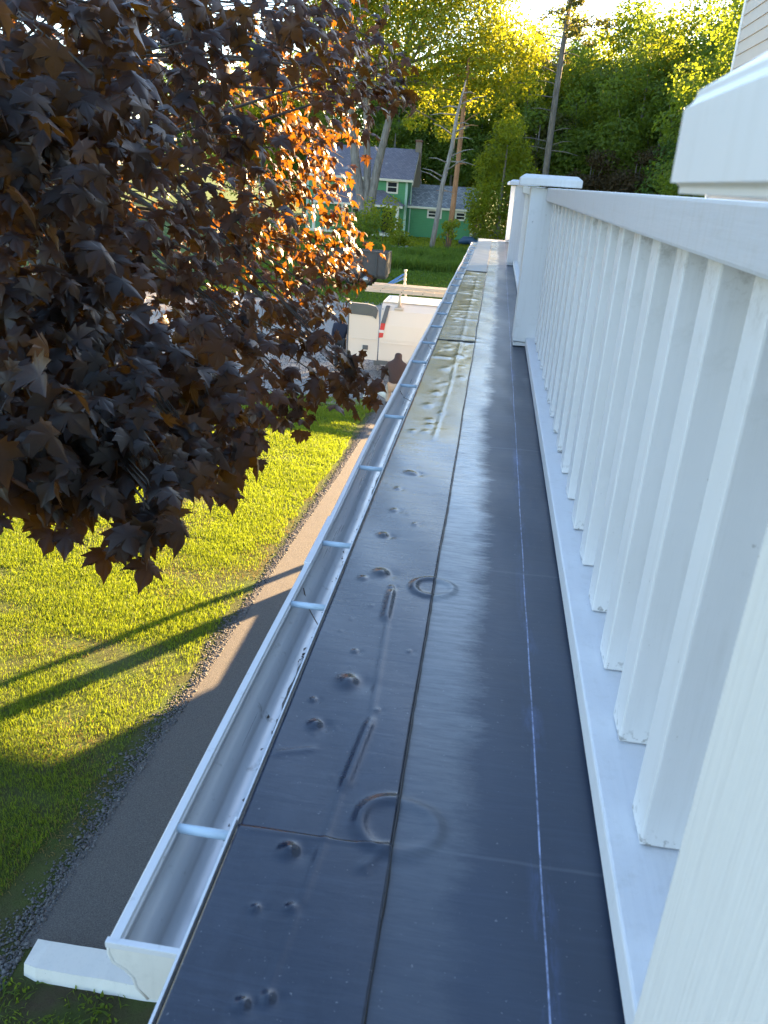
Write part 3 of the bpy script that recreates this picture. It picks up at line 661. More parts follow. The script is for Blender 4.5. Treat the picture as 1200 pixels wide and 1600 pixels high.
def limbs(mb, h0, h1, r0, lobes, seed, lean=(0,0)):
    rr = random.Random(seed)
    mb.tube([(0,0,-.1),(lean[0]*.3,lean[1]*.3,h0*.5),(lean[0]*.7,lean[1]*.7,h0),(lean[0],lean[1],h1)], [r0*1.3,r0,r0*.8,r0*.15], 8)
    for L in rr.sample(lobes, min(len(lobes), 9)):
        z0 = rr.uniform(h0*.7, min(h1*.8, max(h0*.75, L[2]-.5)))
        mb.tube([(lean[0]*.6,lean[1]*.6,z0),(L[0]*.5,L[1]*.5,z0*.5+L[2]*.5-.2),(L[0]*.95,L[1]*.95,L[2])], [r0*.4,r0*.25,r0*.06], 6)
KINDS = []
for k, (rx, rz, zc, n, hh) in enumerate([(5.5,8.5,13,34,20),(6.2,7.5,12,38,18),(4.6,9.5,13.5,32,22),(5.2,8,11.5,36,18),(4.0,5.0,6.0,26,10)]):
    L = lobes_for(rx, rz, zc, n, 40+k); cm = crown_mesh('crown', L, 130, .30, 60+k)
    t = MB(); limbs(t, zc-rz*.75, zc+rz*.6, .28, L, k); KINDS.append((cm, t.mesh('trunk')))
KMATS = {}
def crown_copy(k, mi):
    if (k, mi) not in KMATS:
        me = KINDS[k][0].copy(); me.materials.clear(); me.materials.append(GREENS[mi]); KMATS[(k, mi)] = me
    return KMATS[(k, mi)]
def tree(name, x, y, k, mi, s, label, group, rz=None, sz=None):
    e = empty(name, label, 'tree', (x, y, 0), group); e.scale = (s, s, sz or s); e.rotation_euler.z = random.uniform(0, 6.28) if rz is None else rz
    c = bpy.data.objects.new('crown', crown_copy(k, mi)); COL.objects.link(c); c.parent = e
    me = KINDS[k][1]
    if not me.materials: me.materials.append(BARK)
    t = bpy.data.objects.new('trunk', me); COL.objects.link(t); t.parent = e
    return e
WOODX = [(10,112,1,2,1.2),(5.5,117,0,1,1.25),(14,111,2,1,1.3),(-2,115,2,1,1.2),(8.5,104,3,1,1.05),(11.5,100,4,1,1.3),(16,96,4,1,1.3),(3.5,98,4,1,1.3),(16.8,103,1,2,1.18),(20.5,104,0,1,1.25),(24,99,1,1,1.3),(12.8,112,0,1,1.15),(27.5,106,2,1,1.3),(19,96,3,1,1.2),(20,61,1,0,.98),(23.5,71.5,0,1,1.05),(26.5,79,1,0,1.15),(18.5,75,3,1,1.05),(21.5,92,2,1,1.15),(14.2,99,1,1,1.12)]
WL = ['dark green broadleaf tree in the wood behind the green house', 'mid green broadleaf tree in the wood beyond the railing', 'yellow green sunlit tree in the wood', 'olive green tree at the edge of the wood', 'brownish bronze leaved tree at the edge of the wood']
WG = ['dark trees of the wood', 'mid green trees of the wood', 'yellow green trees of the wood', 'olive trees of the wood', 'bronze trees of the wood']
OWN = {(16.8,103):'bright yellow green tree catching the sun between the pine and the siding', (2.0,104):'yellow green tree behind the dense light green tree', (-26,92):'yellow green tree far left behind the purple maple',
       (23,96):'tall olive green tree beside the siding corner', (22.5,84):'low olive green tree behind the near post cap', (6.5,99):'low olive green tree at the foot of the tall pine',
       (13.5,92):'bronze leaved low tree above the middle of the top rail', (9.2,94):'bronze leaved low tree just right of the far post cap'}
def wood(x, y, k, mi, s, sz=None): tree('broadleaf_tree', x, y, k, mi, s, OWN.get((x, y), WL[mi]), WG[mi], None, sz)
for i in range(15):                                      # back rows
    wood(-46+i*6.6+random.uniform(-2,2), random.uniform(118,136), random.choice([0,1,2]), random.choice([0,0,1]), random.uniform(.95,1.2), None)
for i in range(13):
    wood(-30+i*4.6+random.uniform(-1.5,1.5), random.uniform(101,112), random.choice([0,1,2,3]), random.choice([0,0,1,1]), random.uniform(.78,1.0), None)
for (x, y, k, mi, s) in [(23,96,1,3,1.0),(27,88,0,1,1.0),(12,108,3,1,1.0),(20.5,100,3,0,.9),(31,100,1,1,1.1),(13.5,92,4,4,.95),(9.2,94,4,4,.9),(18,88,4,0,1.0),(22.5,84,4,3,1.0),(6.5,99,4,3,1.3),
                         (2.0,104,2,2,.95),(-3,106,1,1,.95),(-22,96,1,1,.8),(-26,92,0,2,.8),(-15,112,0,0,.95),(-9,113,1,0,1.0)]+WOODX:
    wood(x, y, k, mi, s)
for i in range(7):                                       # undergrowth trees that close the wood below the crowns
    tree('understorey_tree', -20+i*7.5+random.uniform(-2,2), random.uniform(97,101), 4, 1, random.uniform(.9,1.3), 'low understorey tree closing the foot of the wood', 'understorey trees')

# yard maple with several stems before the green house
b = at(572, 352, 77); b.z = 0
yt = empty('yard_tree', 'tall yellow green tree with several grey stems before the green house', 'tree', b)
for (px, py, px2, py2, r) in [(556,260,544,120,.40),(574,260,571,120,.32),(590,260,624,120,.36)]:
    a = at(px, py, 77); c = at(px2, py2, 77.5); d = c+(c-a)*.8
    MB().tube([b+Vector((0,0,-.1)), b.lerp(a, .35)+Vector(((a.x-b.x)*-.15,0,0)), a, a.lerp(c, .5), c, d], [r*1.5,r*1.15,r,r*.85,r*.7,.08], 9).build('stem', BARK, yt)
YL = []
for (px, py, Y, rp) in [(540,60,77,60),(600,40,78,70),(660,70,76,70),(720,50,78,70),(770,90,77,55),(560,10,79,60),(640,-30,78,80),(730,-20,79,70),(800,60,78,45),(690,140,76,45),(620,120,78,40),(760,150,77,35),(535,130,77,35),(820,130,79,30),(700,200,77,24),(650,190,78,20),(590,-60,78,80),(690,-80,78,90),(520,-10,77,60),(800,200,79,22),(740,110,75,35),(830,80,78,25)]:
    c = at(px, py, Y); YL.append((c.x, c.y, c.z, rp/FPX*Y*.95))
ycr = link('crown', crown_mesh('crown', YL, 230, .25, 5, .75), GREENS[2], yt)
lb = MB()
for L in YL[:16]:
    s = at(random.choice([546,572,620]), 130, 77.4); e = Vector(L[:3]); lb.tube([s, s.lerp(e, .5)+Vector((0,0,.4)), e], [.18,.11,.03], 5)
lb.build('limb', BARK, yt)

# leafy light green tree beside the wing
lt = empty('leafy_tree', 'dense light green tree at the right end of the green house', 'tree', (.1, 82, 0))
LL = [(x*1.0+.1, 82+random.uniform(-1.2,1.2), z, r) for x, z, r in [(-1.6,2.2,1.5),(0,1.8,1.7),(1.6,2.2,1.5),(-1.9,4.2,1.4),(-.2,4.2,1.7),(1.7,4.3,1.5),(-1.4,6.2,1.4),(.4,6.4,1.6),(1.9,6.6,1.2),(-.9,8.2,1.3),(.7,8.6,1.3),(1.7,8.4,.9),(-.4,10,1.1),(.5,10.6,1.0),(-2.3,3,1.0),(2.6,3.2,1.0),(0,11.6,.7),(2.5,5.4,.9),(-1.9,7.4,.9)]]
link('crown', crown_mesh('crown', LL, 330, .26, 9, 1), GREENS[2], lt)
MB().tube([(.1,82,-.1),(.1,82,3),(.2,82,9)], [.25,.2,.05], 8).build('trunk', BARK, lt)

# dead leaning trunk, orange trunk, tall pine
def snag(name, label, pts, radii, mat, branches, cat='tree'):
    e = empty(name, label, cat, pts[0]); MB().tube(pts, radii, 9).build('trunk', mat, e)
    for (a, bb) in branches:
        a = Vector(a); bb = Vector(bb); MB().tube([a, a.lerp(bb, .6)+Vector((0,0,.12)), bb], [.06,.04,.015], 5).build('branch', mat, e)
    return e
P = [at(672,398,67), at(685,330,67), at(691,290,67), at(706,230,67), at(713,185,67), at(728,125,67)]; P[0].z = -.05
def sidebr(P, n, lmin, lmax, t0=.3):
    out = []
    for k in range(n):
        t = t0+(1-t0)*random.random(); i = min(int(t*(len(P)-1)), len(P)-2); q = P[i].lerp(P[i+1], t*(len(P)-1)-i)
        a = random.choice([0, math.pi])+random.uniform(-.7,.7); l = random.uniform(lmin, lmax)
        out.append((q, q+Vector((math.cos(a)*l, math.sin(a)*l, random.uniform(-.2,.5)*l))))
    return out
snag('dead_tree', 'bare grey dead tree leaning right in front of the green wing', P, [.22,.20,.18,.16,.13,.04], DEADB, sidebr(P, 16, .8, 2.2))
P = [at(701,372,75), at(708,320,75), at(716,250,75), at(727,140,75), at(733,90,75)]; P[0].z = -.05
snag('orange_barked_tree', 'straight orange barked trunk right of the grey dead tree', P, [.27,.24,.21,.18,.10], REDB, sidebr(P, 9, .8, 2.0))
P = [at(840,372,92), at(853,265,92), at(868,150,92), at(880,70,92), at(893,-10,92), at(903,-80,92)]; P[0].z = -.05
pine = snag('pine_tree', 'tall sparse pine with bare lower trunk rising behind the railing post', P, [.40,.34,.30,.26,.18,.06], BARK, sidebr(P, 30, 1.2, 3.6, .25))
NL = []
for k in range(46):
    t = random.uniform(.52, 1); i = min(int(t*5), 4); q = P[i].lerp(P[i+1], t*5-i); a = random.uniform(0, 6.28); l = random.uniform(.8, 4.6)*(1.25-t*.55)
    NL.append((q.x+math.cos(a)*l, q.y+math.sin(a)*l, q.z+random.uniform(-.3,.9), random.uniform(.5,.95)))
    MB().tube([q, Vector(NL[-1][:3])], [.06,.02], 4).build('branch', DEADB, pine)
link('crown', crown_mesh('crown', NL, 110, .30, 21, .5), GREENS[3], pine)

# shrubs before the green house
def shrub(name, px, Y, hgt, rad, mi, label, seed):
    c = at(px, 380, Y); e = empty(name, label, 'shrub', (c.x, Y, 0)); r = random.Random(seed)
    L = [(c.x+r.uniform(-1,1)*rad, Y+r.uniform(-1,1)*rad, hgt*r.uniform(.25,.85), rad*r.uniform(.35,.6)) for _ in range(13)]
    link('foliage', crown_mesh('foliage', L, 300, .22, seed, 1), GREENS[mi], e)
    s = MB()
    for q in range(5): s.tube([(c.x, Y, -.05), (L[q][0], L[q][1], L[q][2])], [.04,.015], 5)
    s.build('stem', DARKB, e)
shrub('shrub', 597, 72, 4.0, 1.3, 2, 'tall bright green shrub under the yard tree by the porch', 31)
shrub('shrub', 570, 70, 2.6, 1.1, 1, 'lower shrub at the foot of the yard tree', 32)
shrub('shrub', 622, 70, 1.3, 1.0, 2, 'small round shrub beside the stepping stone of the house', 33)
shrub('shrub', 700, 72, 2.8, .7, 2, 'narrow shrub around the foot of the orange barked trunk', 34)
shrub('shrub', 545, 74, 2.6, 1.3, 1, 'leafy shrub left of the yard tree', 35)

# ------------------------------------------------------------ green house
def mat_clap():
    t = NT('green_clapboard'); xyz = t.n('SeparateXYZ'); t.set(xyz.inputs[0], t.coord())
    fr = t.math('FRACT', t.math('MULTIPLY', xyz.outputs[2], 6.5)); n_ = t.noise(1.2, 5)
    c = t.mix(n_, (.060,.245,.105), (.080,.295,.130)); c = t.mix(t.ramp(fr, [(0, .6), (.14, 0)]), c, (.03,.12,.075))
    t.bump(fr, .5, .03); return t.p(Base_Color=c, Roughness=.6)
def mat_slate(name, a, b, sx=1.0):
    t = NT(name); br = t.n('TexBrick', Scale=2.4); br.inputs['Color1'].default_value = (*a,1); br.inputs['Color2'].default_value = (*b,1)
    br.inputs['Mortar'].default_value = (a[0]*.5, a[1]*.5, a[2]*.5, 1); br.inputs['Mortar Size'].default_value = .03; br.inputs['Brick Width'].default_value = .7; br.inputs['Row Height'].default_value = .45
    t.set(br.inputs['Vector'], t.coord()); n_ = t.ramp(t.noise(1.4, 6, t.coord((.5,1,1)), rough=.75), [(.60, 0), (.68, .6)])
    c = t.mix(n_, br.outputs['Color'], (.36,.37,.40)); return t.p(Base_Color=c, Roughness=.7)
GCL = mat_clap(); SL1 = mat_slate('purple_slate', (.11,.11,.155), (.15,.15,.20)); SL2 = mat_slate('mottled_slate', (.10,.12,.15), (.22,.25,.29))
GT = flat('cream_trim', (.62,.60,.50), .6, .1, 3); GLASSD = flat('dark_window_glass', (.02,.025,.03), .08, .2, 2); PGT = flat('pale_green_trim', (.34,.50,.42), .6, .15, 3)
BRICK = NT('chimney_brick'); bt = BRICK.n('TexBrick', Scale=5); bt.inputs['Color1'].default_value = (.17,.07,.055,1); bt.inputs['Color2'].default_value = (.12,.055,.045,1); bt.inputs['Mortar'].default_value = (.2,.18,.16,1)
BRICK.set(bt.inputs['Vector'], BRICK.coord()); BRICK = BRICK.p(Base_Color=bt.outputs['Color'], Roughness=.9)
gh = empty('green_house', 'two storey green clapboard house with slate roofs behind the yard tree', 'house', (-12, 88, 0))
YF = 86
MB().prism([(YF,-.05),(YF+8,-.05),(YF+8,5.35),(YF+4,8.0),(YF,5.35)], -19.5, -9.2, 'x').build('wall', GCL, gh)
MB().prism([(YF-.45,5.22),(YF+4,8.15),(YF+8.45,5.22),(YF+8.45,5.36),(YF+4,8.30),(YF-.45,5.36)], -20, -8.65, 'x').build('roof', SL1, gh)
MB().prism([(YF+1.2,-.05),(YF+6.6,-.05),(YF+6.6,2.95),(YF+3.9,4.8),(YF+1.2,2.95)], -9.2, -2.5, 'x').build('wing_wall', GCL, gh)
MB().prism([(YF+.85,2.82),(YF+3.9,4.92),(YF+6.95,2.82),(YF+6.95,2.95),(YF+3.9,5.05),(YF+.85,2.95)], -9.19, -2.2, 'x').build('wing_roof', SL2, gh)
MB().prism([(YF-.5,5.15),(YF-.46,5.15),(YF-.46,5.36),(YF-.5,5.36)], -20, -8.65, 'x').build('eave_trim', GT, gh)
MB().prism([(YF+.80,2.76),(YF+.84,2.76),(YF+.84,2.96),(YF+.80,2.96)], -9.19, -2.2, 'x').build('eave_trim', GT, gh)
for s in ((YF-.45,5.2,YF+4,8.12),(YF+8.45,5.2,YF+4,8.12)):
    MB().add([(-8.64,s[0],s[1]),(-8.64,s[2],s[3]),(-8.64,s[2],s[3]-.3),(-8.64,s[0],s[1]-.3),(-8.70,s[0],s[1]),(-8.70,s[2],s[3]),(-8.70,s[2],s[3]-.3),(-8.70,s[0],s[1]-.3)],
             [(0,1,2,3),(4,5,6,7),(0,1,5,4),(1,2,6,5),(2,3,7,6),(3,0,4,7)]).build('rake_board', GT, gh)
for x in (-9.42, -19.5): MB().box(x, x+.24, YF-.03, YF, 0, 5.2).build('corner_board', PGT, gh)
MB().box(-8.98, -8.86, YF+1.02, YF+1.14, .1, 5.1).build('downspout', PGT, gh)
MB().box(-2.62, -2.49, YF+1.17, YF+1.2, 0, 2.8).build('corner_board', GT, gh)
def window(x0, x1, z0, z1, y, par):
    t_ = .16
    f = MB(); f.box(x0, x1, y-.06, y-.003, z0, z0+t_); f.box(x0, x1, y-.06, y-.003, z1-t_, z1); f.box(x0, x0+t_, y-.06, y-.003, z0+t_, z1-t_); f.box(x1-t_, x1, y-.06, y-.003, z0+t_, z1-t_)
    f.box(x0+t_, x1-t_, y-.045, y-.003, (z0+z1)/2-.04, (z0+z1)/2+.04)
    fo = f.build('window', GT, par); MB().box(x0+t_, x1-t_, y-.02, y-.004, z0+t_, (z0+z1)/2-.04).build('pane', GLASSD, fo); MB().box(x0+t_, x1-t_, y-.02, y-.004, (z0+z1)/2+.04, z1-t_).build('pane', GLASSD, fo)
window(-11.35, -10.15, 4.0, 5.2, YF, gh); window(-16.6, -15.4, 4.0, 5.2, YF, gh); window(-13.9, -12.8, 4.0, 5.2, YF, gh)
window(-7.15, -5.65, 1.9, 2.75, YF+1.2, gh); window(-4.3, -3.2, 1.85, 2.72, YF+1.2, gh)
ch = MB(); ch.box(-9.19, -8.35, YF+3.4, YF+4.6, 0, 6.4); ch.box(-9.05, -8.45, YF+3.6, YF+4.4, 6.4, 9.2); ch.box(-9.12, -8.38, YF+3.53, YF+4.47, 9.0, 9.15); ch.build('chimney', BRICK, gh)
pr_ = MB(); pr_.add([(-18.5,YF-2.6,2.95),(-9.3,YF-2.6,2.95),(-9.3,YF-.004,2.95),(-18.5,YF-.004,2.95),(-17.8,YF-.004,4.25),(-11.6,YF-.004,4.25)], [(0,1,5,4),(1,2,5),(0,4,3),(0,3,2,1),(2,3,4,5)])
pr_.build('porch_roof', SL1, gh)
MB().box(-18.5, -9.3, YF-2.64, YF-2.5, 2.74, 2.945).build('porch_fascia', GT, gh)
for x in (-18.3, -15.4, -12.6, -9.95): MB().bbox(x, x+.3, YF-2.5, YF-2.2, .3, 2.738, .02).build('porch_post', GT, gh)
MB().box(-18.5, -9.4, YF-2.7, YF-.01, -.02, .3).build('porch_floor', GT, gh)
MB().box(-11.6, -10.5, YF-.05, YF-.004, .31, 2.5).build('door', GLASSD, gh)
window(-14.8, -13.0, .9, 2.5, YF, gh)
for x in np.arange(-15.2, -12.7, .22): MB().box(x, x+.07, YF-2.4, YF-2.33, .31, 1.15).build('porch_baluster', GT, gh)
MB().box(-15.3, -12.6, YF-2.42, YF-2.31, 1.15, 1.23).build('porch_handrail', GT, gh)
sp = MB(); a = at(628,378,74)
sp.add([(-8.6,76,.012),(-7.6,76,.012),(-8.4,82.5,.012),(-9.3,82.5,.012)], [(0,1,2,3)]); tag(sp.build('house_path', STONE), kind='structure')
# low field-stone wall in front of the yard
fw = empty('stone_wall', 'low grey field stone wall across the tall grass', 'wall', (-3, 67.8, 0))
for k in range(54):
    x = -9.5+k*.24; st = MB(); h_ = random.uniform(.32,.5); st.bbox(x, x+.225, 67.6+random.uniform(-.05,.05), 68.0, -.03, h_, .05); st.build('stone', STONE, fw)
bb = MB(); c = at(731, 383, 80)
bb.tube([(c.x-.9,80,.25),(c.x-.4,80,.45),(c.x+.3,80.1,.5),(c.x+.9,80,.2)], [.12,.38,.34,.1], 8); bb.tube([(c.x+.1,79.7,.3),(c.x+.8,79.8,.32),(c.x+1.4,79.9,.1)], [.12,.3,.1], 8)
tag(bb.build('tarpaulin', flat('dark_blue_tarp', (.02,.06,.12), .5, .3, 4)), 'crumpled dark blue tarpaulin heap on the yard grass', 'tarpaulin')

# ------------------------------------------------------------ van
VPAINT = flat('white_van_paint_warm_light', (.70,.635,.56), .25, .03, 2); VGREY = flat('grey_plastic', (.10,.105,.11), .5, .15, 20); RUBBER = flat('tyre_rubber', (.02,.02,.02), .8, .2, 30)  # white van; the warm light on its side is put into VPAINT
REDL = flat('red_lamp_lens', (.55,.02,.025), .2, .1, 8); CLEARL = flat('white_lamp_lens', (.75,.68,.66), .2, .05, 8); VROOF = flat('van_roof_paint_sky_tint', (.70,.74,.78), .3, .05, 2)  # VROOF: blue of the sky on white paint, put into the colour
ALU = flat('warm_tinted_ladder_metal', (.52,.46,.39), .45, .1, 12, .1); BLUE = flat('blue_painted_steel', (.03,.13,.36), .4, .15, 10); STEEL = flat('bare_steel', (.45,.45,.45), .4, .15, 20, .8)  # ALU: warm light on the ladder put into its tan tint
van = empty('cargo_van', 'white cargo van with open rear door and ladder on its roof', 'van', (-1.5, 24.2, 0))
VX0, VX1, VYN, VYF = -3.02, 2.75, 23.3, 25.25
sec = [(VYN+.06,.40),(VYN,.55),(VYN,1.15),(VYN+.03,1.55),(VYN+.10,1.95),(VYN+.22,2.10),(VYN+.40,2.17),(VYF-.40,2.17),(VYF-.22,2.10),(VYF-.10,1.95),(VYF-.03,1.55),(VYF,1.15),(VYF,.55),(VYF-.06,.40)]
vb = MB(); stn = [(VX0,1,1),(VX0+.04,1,1),(VX1-1.6,1,1),(VX1-1.1,1,.98),(VX1-.5,.97,.62),(VX1,.93,.50)]
yc = (VYN+VYF)/2; vs = []
for (x, sy, sz) in stn:
    for (yy, zz) in sec: vs.append((x, yc+(yy-yc)*sy, .40+(zz-.40)*sz))
n = len(sec); fs = []
for i in range(len(stn)-1):
    for k in range(n): fs.append((i*n+k, i*n+(k+1)%n, (i+1)*n+(k+1)%n, (i+1)*n+k))
fs.append(tuple(range((len(stn)-1)*n, len(stn)*n)))
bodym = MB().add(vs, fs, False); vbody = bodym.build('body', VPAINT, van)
MB().box(VX0+.02, VX1-1.7, VYN+.30, VYF-.30, 2.168, 2.185).build('roof_panel', VROOF, van)
for k in range(5): MB().bbox(VX0+.1, VX1-1.8, VYN+.42+k*.27, VYN+.48+k*.27, 2.186, 2.20, .004).build('roof_rib', VROOF, van)
MB().box(VX0+.02, VX0+.05, VYN+.12, VYF-.12, .55, 2.0).build('load_bulkhead', VGREY, van)
MB().bbox(VX0-.02, VX0+.55, VYN-.005, VYN+.03, .40, .52, .01).build('sill_trim', VGREY, van)
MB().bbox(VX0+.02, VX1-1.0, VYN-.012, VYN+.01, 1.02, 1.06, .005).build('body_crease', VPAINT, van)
MB().bbox(VX0-.14, VX0+.06, VYN+.02, VYF-.02, .36, .54, .03).build('rear_bumper', VGREY, van)
ll = MB(); ll.add([(VX0-.025,VYN-.012,1.18),(VX0+.10,VYN-.012,1.20),(VX0+.15,VYN+.02,1.60),(VX0+.02,VYN+.02,1.60),(VX0-.025,VYN+.09,1.18),(VX0+.10,VYN+.07,1.20),(VX0+.15,VYN+.10,1.60),(VX0+.02,VYN+.12,1.60)],
    [(0,1,2,3),(7,6,5,4),(0,4,5,1),(1,5,6,2),(2,6,7,3),(3,7,4,0)])
tl = ll.build('tail_light', REDL, van)
MB().bbox(VX0-.022, VX0+.125, VYN-.022, VYN+.05, 1.33, 1.41, .006).build('reversing_lens', CLEARL, tl)
MB().add([(VX0+.02,VYN-.012,1.605),(VX0+.15,VYN-.012,1.605),(VX0+.24,VYN+.11,2.06),(VX0+.12,VYN+.11,2.06),(VX0+.02,VYN+.12,1.605),(VX0+.15,VYN+.1,1.605),(VX0+.24,VYN+.26,2.10),(VX0+.14,VYN+.26,2.10)],
    [(0,1,2,3),(7,6,5,4),(0,4,5,1),(1,5,6,2),(2,6,7,3),(3,7,4,0)]).build('rear_pillar_trim', VGREY, van)
for wx in (-1.72, 1.7):
    for yy in (VYN+.02, VYF-.27):
        wl = MB().tube([(wx,yy,.345),(wx,yy+.03,.345),(wx,yy+.22,.345),(wx,yy+.25,.345)], [.30,.345,.345,.30], 24).build('wheel', RUBBER, van)
        MB().tube([(wx,yy-.006,.345),(wx,yy+.02,.345)], [.20,.21], 18).build('rim', STEEL, wl)
arch = MB(); an = 14; vs = []
for k in range(an+1):
    q = math.pi*k/an; vs += [(-1.72+.44*math.cos(q), VYN-.006, .40+.40*math.sin(q)), (-1.72+.37*math.cos(q), VYN-.006, .40+.33*math.sin(q))]
arch.add(vs, [(2*i,2*i+1,2*i+3,2*i+2) for i in range(an)]); 
vs2 = [(-1.72, VYN-.004, .40)]+[(-1.72+.375*math.cos(math.pi*k/an), VYN-.004, .40+.335*math.sin(math.pi*k/an)) for k in range(an+1)]
MB().add(vs2, [(0,i,i+1) for i in range(1, an+1)]).build('wheel_well', RUBBER, van)
arch.build('wheel_arch', VGREY, van)
# open rear door, swung out to stand square with the side
dp = [(-3.93,.55),(-3.06,.50),(-3.055,1.55),(-3.10,1.95),(-3.17,2.06),(-3.40,2.11),(-3.95,2.12)]
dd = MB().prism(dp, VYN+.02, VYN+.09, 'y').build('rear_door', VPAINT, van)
MB().prism([(-3.90,1.80),(-3.25,1.78),(-3.15,1.70),(-3.10,1.95),(-3.17,2.05),(-3.40,2.10),(-3.93,2.11)], VYN-.004, VYN+.018, 'y').build('door_window_surround', VGREY, dd)
MB().prism([(-3.84,1.86),(-3.30,1.84),(-3.24,1.95),(-3.36,2.03),(-3.85,2.05)], VYN-.012, VYN-.005, 'y').build('door_window', flat('tinted_glass', (.12,.13,.14), .1, .1, 3), dd)
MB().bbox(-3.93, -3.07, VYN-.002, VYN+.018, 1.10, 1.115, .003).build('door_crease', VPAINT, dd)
MB().bbox(-3.50, -3.34, VYN-.008, VYN+.019, .80, .93, .01).build('door_latch', VGREY, dd)
MB().bbox(-3.97, -3.935, VYN+.01, VYN+.10, .56, 2.10, .008).build('door_edge_seal', VGREY, dd)
# roof rack upright and cross bars
for x in (-2.52, -.2):
    rk = MB(); rk.tube([(x,VYN+.16,2.02),(x,VYN+.18,2.30),(x,VYN+.2,2.42)], [.055,.035,.03], 8); rk.tube([(x,VYF-.16,2.02),(x,VYF-.2,2.42)], .035, 8); rk.tube([(x,VYN+.1,2.40),(x,VYF-.1,2.40)], .025, 8); rk.build('rack_bar', ALU, van)
    MB().bbox(x-.13, x+.13, VYN+.08, VYN+.20, 1.985, 2.06, .02).build('rack_foot', ALU, van)
# extension ladder on the rack
lad = empty('extension_ladder', 'pale extension ladder lying on the van roof', 'ladder', (-1.5, VYN+.5, 2.4))
for (yy, zz) in ((VYN+.22,2.43),(VYN+.70,2.43)):
    MB().bbox(-3.55, 2.2, yy, yy+.035, zz, zz+.10, .006).build('side_rail', ALU, lad)
for (yy, zz) in ((VYN+.26,2.545),(VYN+.66,2.545)):
    MB().bbox(-3.35, 2.0, yy, yy+.035, zz, zz+.10, .006).build('side_rail', ALU, lad)
for k in range(18):
    x = -3.4+k*.305
    MB().tube([(x,VYN+.215,2.48),(x,VYN+.745,2.48)], .017, 8).build('rung', VGREY if k % 2 else STEEL, lad)
    MB().tube([(x+.12,VYN+.255,2.595),(x+.12,VYN+.70,2.595)], .017, 8).build('rung', STEEL, lad)
# ladder stand-off with blue arms and an upright screw
br = empty('ladder_bracket', 'blue steel bracket with notched upright on the van roof', 'bracket', (-2.5, VYN+.9, 2.4))
MB().bbox(-3.15, -2.2, VYN+.78, VYN+.84, 2.50, 2.60, .01).build('arm', BLUE, br)
MB().tube([(-3.0,VYN+.81,2.58),(-2.52,VYN+.81,2.92)], .03, 8).build('arm', BLUE, br)
MB().tube([(-2.95,VYN+.90,2.58),(-2.52,VYN+.88,2.80)], .025, 8).build('arm', BLUE, br)
up = []; ur = []
for k in range(15): up.append((-2.48, VYN+.85, 2.45+k*.043)); ur.append(.045 if k % 3 else .026)
MB().tube(up, ur, 8).build('upright', ALU, br)

# dark dump trailer beyond the drive
DK = flat('dark_trailer_steel', (.045,.047,.05), .6, .35, 3); DK2 = flat('worn_grey_steel', (.055,.055,.058), .6, .35, 5)
dt = empty('dump_trailer', 'dark grey high sided dump trailer parked beyond the van', 'trailer', (-7, 44.6, 0))
MB().box(-8.6, -5.62, 44.0, 44.06, .62, 1.78).build('side_panel', DK2, dt); MB().box(-8.6, -5.62, 45.9, 45.96, .62, 1.78).build('side_panel', DK2, dt)
MB().box(-5.62, -5.55, 44.0, 45.96, .62, 1.78).build('tail_gate', DK, dt); MB().box(-8.6, -5.62, 44.06, 45.9, .55, .65).build('bed', DK, dt)
for x in (-8.5, -7.7, -6.9, -6.1, -5.62): MB().bbox(x-.05, x+.05, 43.93, 43.998, .56, 1.8, .01).build('stake', DK, dt)
MB().bbox(-8.65, -5.5, 43.94, 44.08, 1.782, 1.86, .01).build('top_rim', DK2, dt)
MB().bbox(-8.9, -5.6, 44.3, 45.6, .42, .545, .02).build('chassis', DK, dt)
for x in (-7.4, -6.6):
    for yy in (43.98, 45.7):
        wl = MB().tube([(x,yy,.36),(x,yy+.22,.36)], .36, 20).build('wheel', RUBBER, dt); MB().tube([(x,yy-.01,.36),(x,yy+.02,.36)], .2, 14).build('rim', STEEL, wl)

# ------------------------------------------------------------ people
def skin_obj(name, joints, edges, mat, parent, root=0, sub=2):
    me = bpy.data.meshes.new(name); me.from_pydata([j[:3] for j in joints], edges, [])
    o = bpy.data.objects.new(name, me); COL.objects.link(o)
    sk = o.modifiers.new('skin', 'SKIN'); sk.use_smooth_shade = True
    ly = me.skin_vertices[0].data if me.skin_vertices else None
    if ly is None:
        bpy.context.view_layer.objects.active = o; bpy.ops.mesh.customdata_skin_add() if hasattr(bpy.ops.mesh,'customdata_skin_add') else None
        ly = me.skin_vertices[0].data
    for i, j in enumerate(joints):
        r = j[3]; ly[i].radius = (r if not hasattr(r, '__len__') else r[0], r if not hasattr(r, '__len__') else r[1]); ly[i].use_root = (i == root)
    sb = o.modifiers.new('sub', 'SUBSURF'); sb.levels = sub; sb.render_levels = sub
    dg = bpy.context.evaluated_depsgraph_get(); nm = bpy.data.meshes.new_from_object(o.evaluated_get(dg))
    bpy.data.objects.remove(o); nm.name = name; nm.materials.clear()
    for p_ in nm.polygons: p_.use_smooth = True
    return link(name, nm, mat, parent)
SKIN = flat('skin', (.42,.24,.17), .55, .1, 20); BROWN = flat('brown_cotton', (.060,.036,.032), .9, .2, 30); TAN = flat('tan_work_trousers', (.42,.33,.25), .9, .15, 20); NAVY = flat('navy_cotton', (.016,.022,.045), .9, .2, 30); BOOT = flat('boots', (.06,.04,.025), .8, .2, 20); DARKH = flat('dark_hair', (.015,.012,.01), .8, .2, 40)
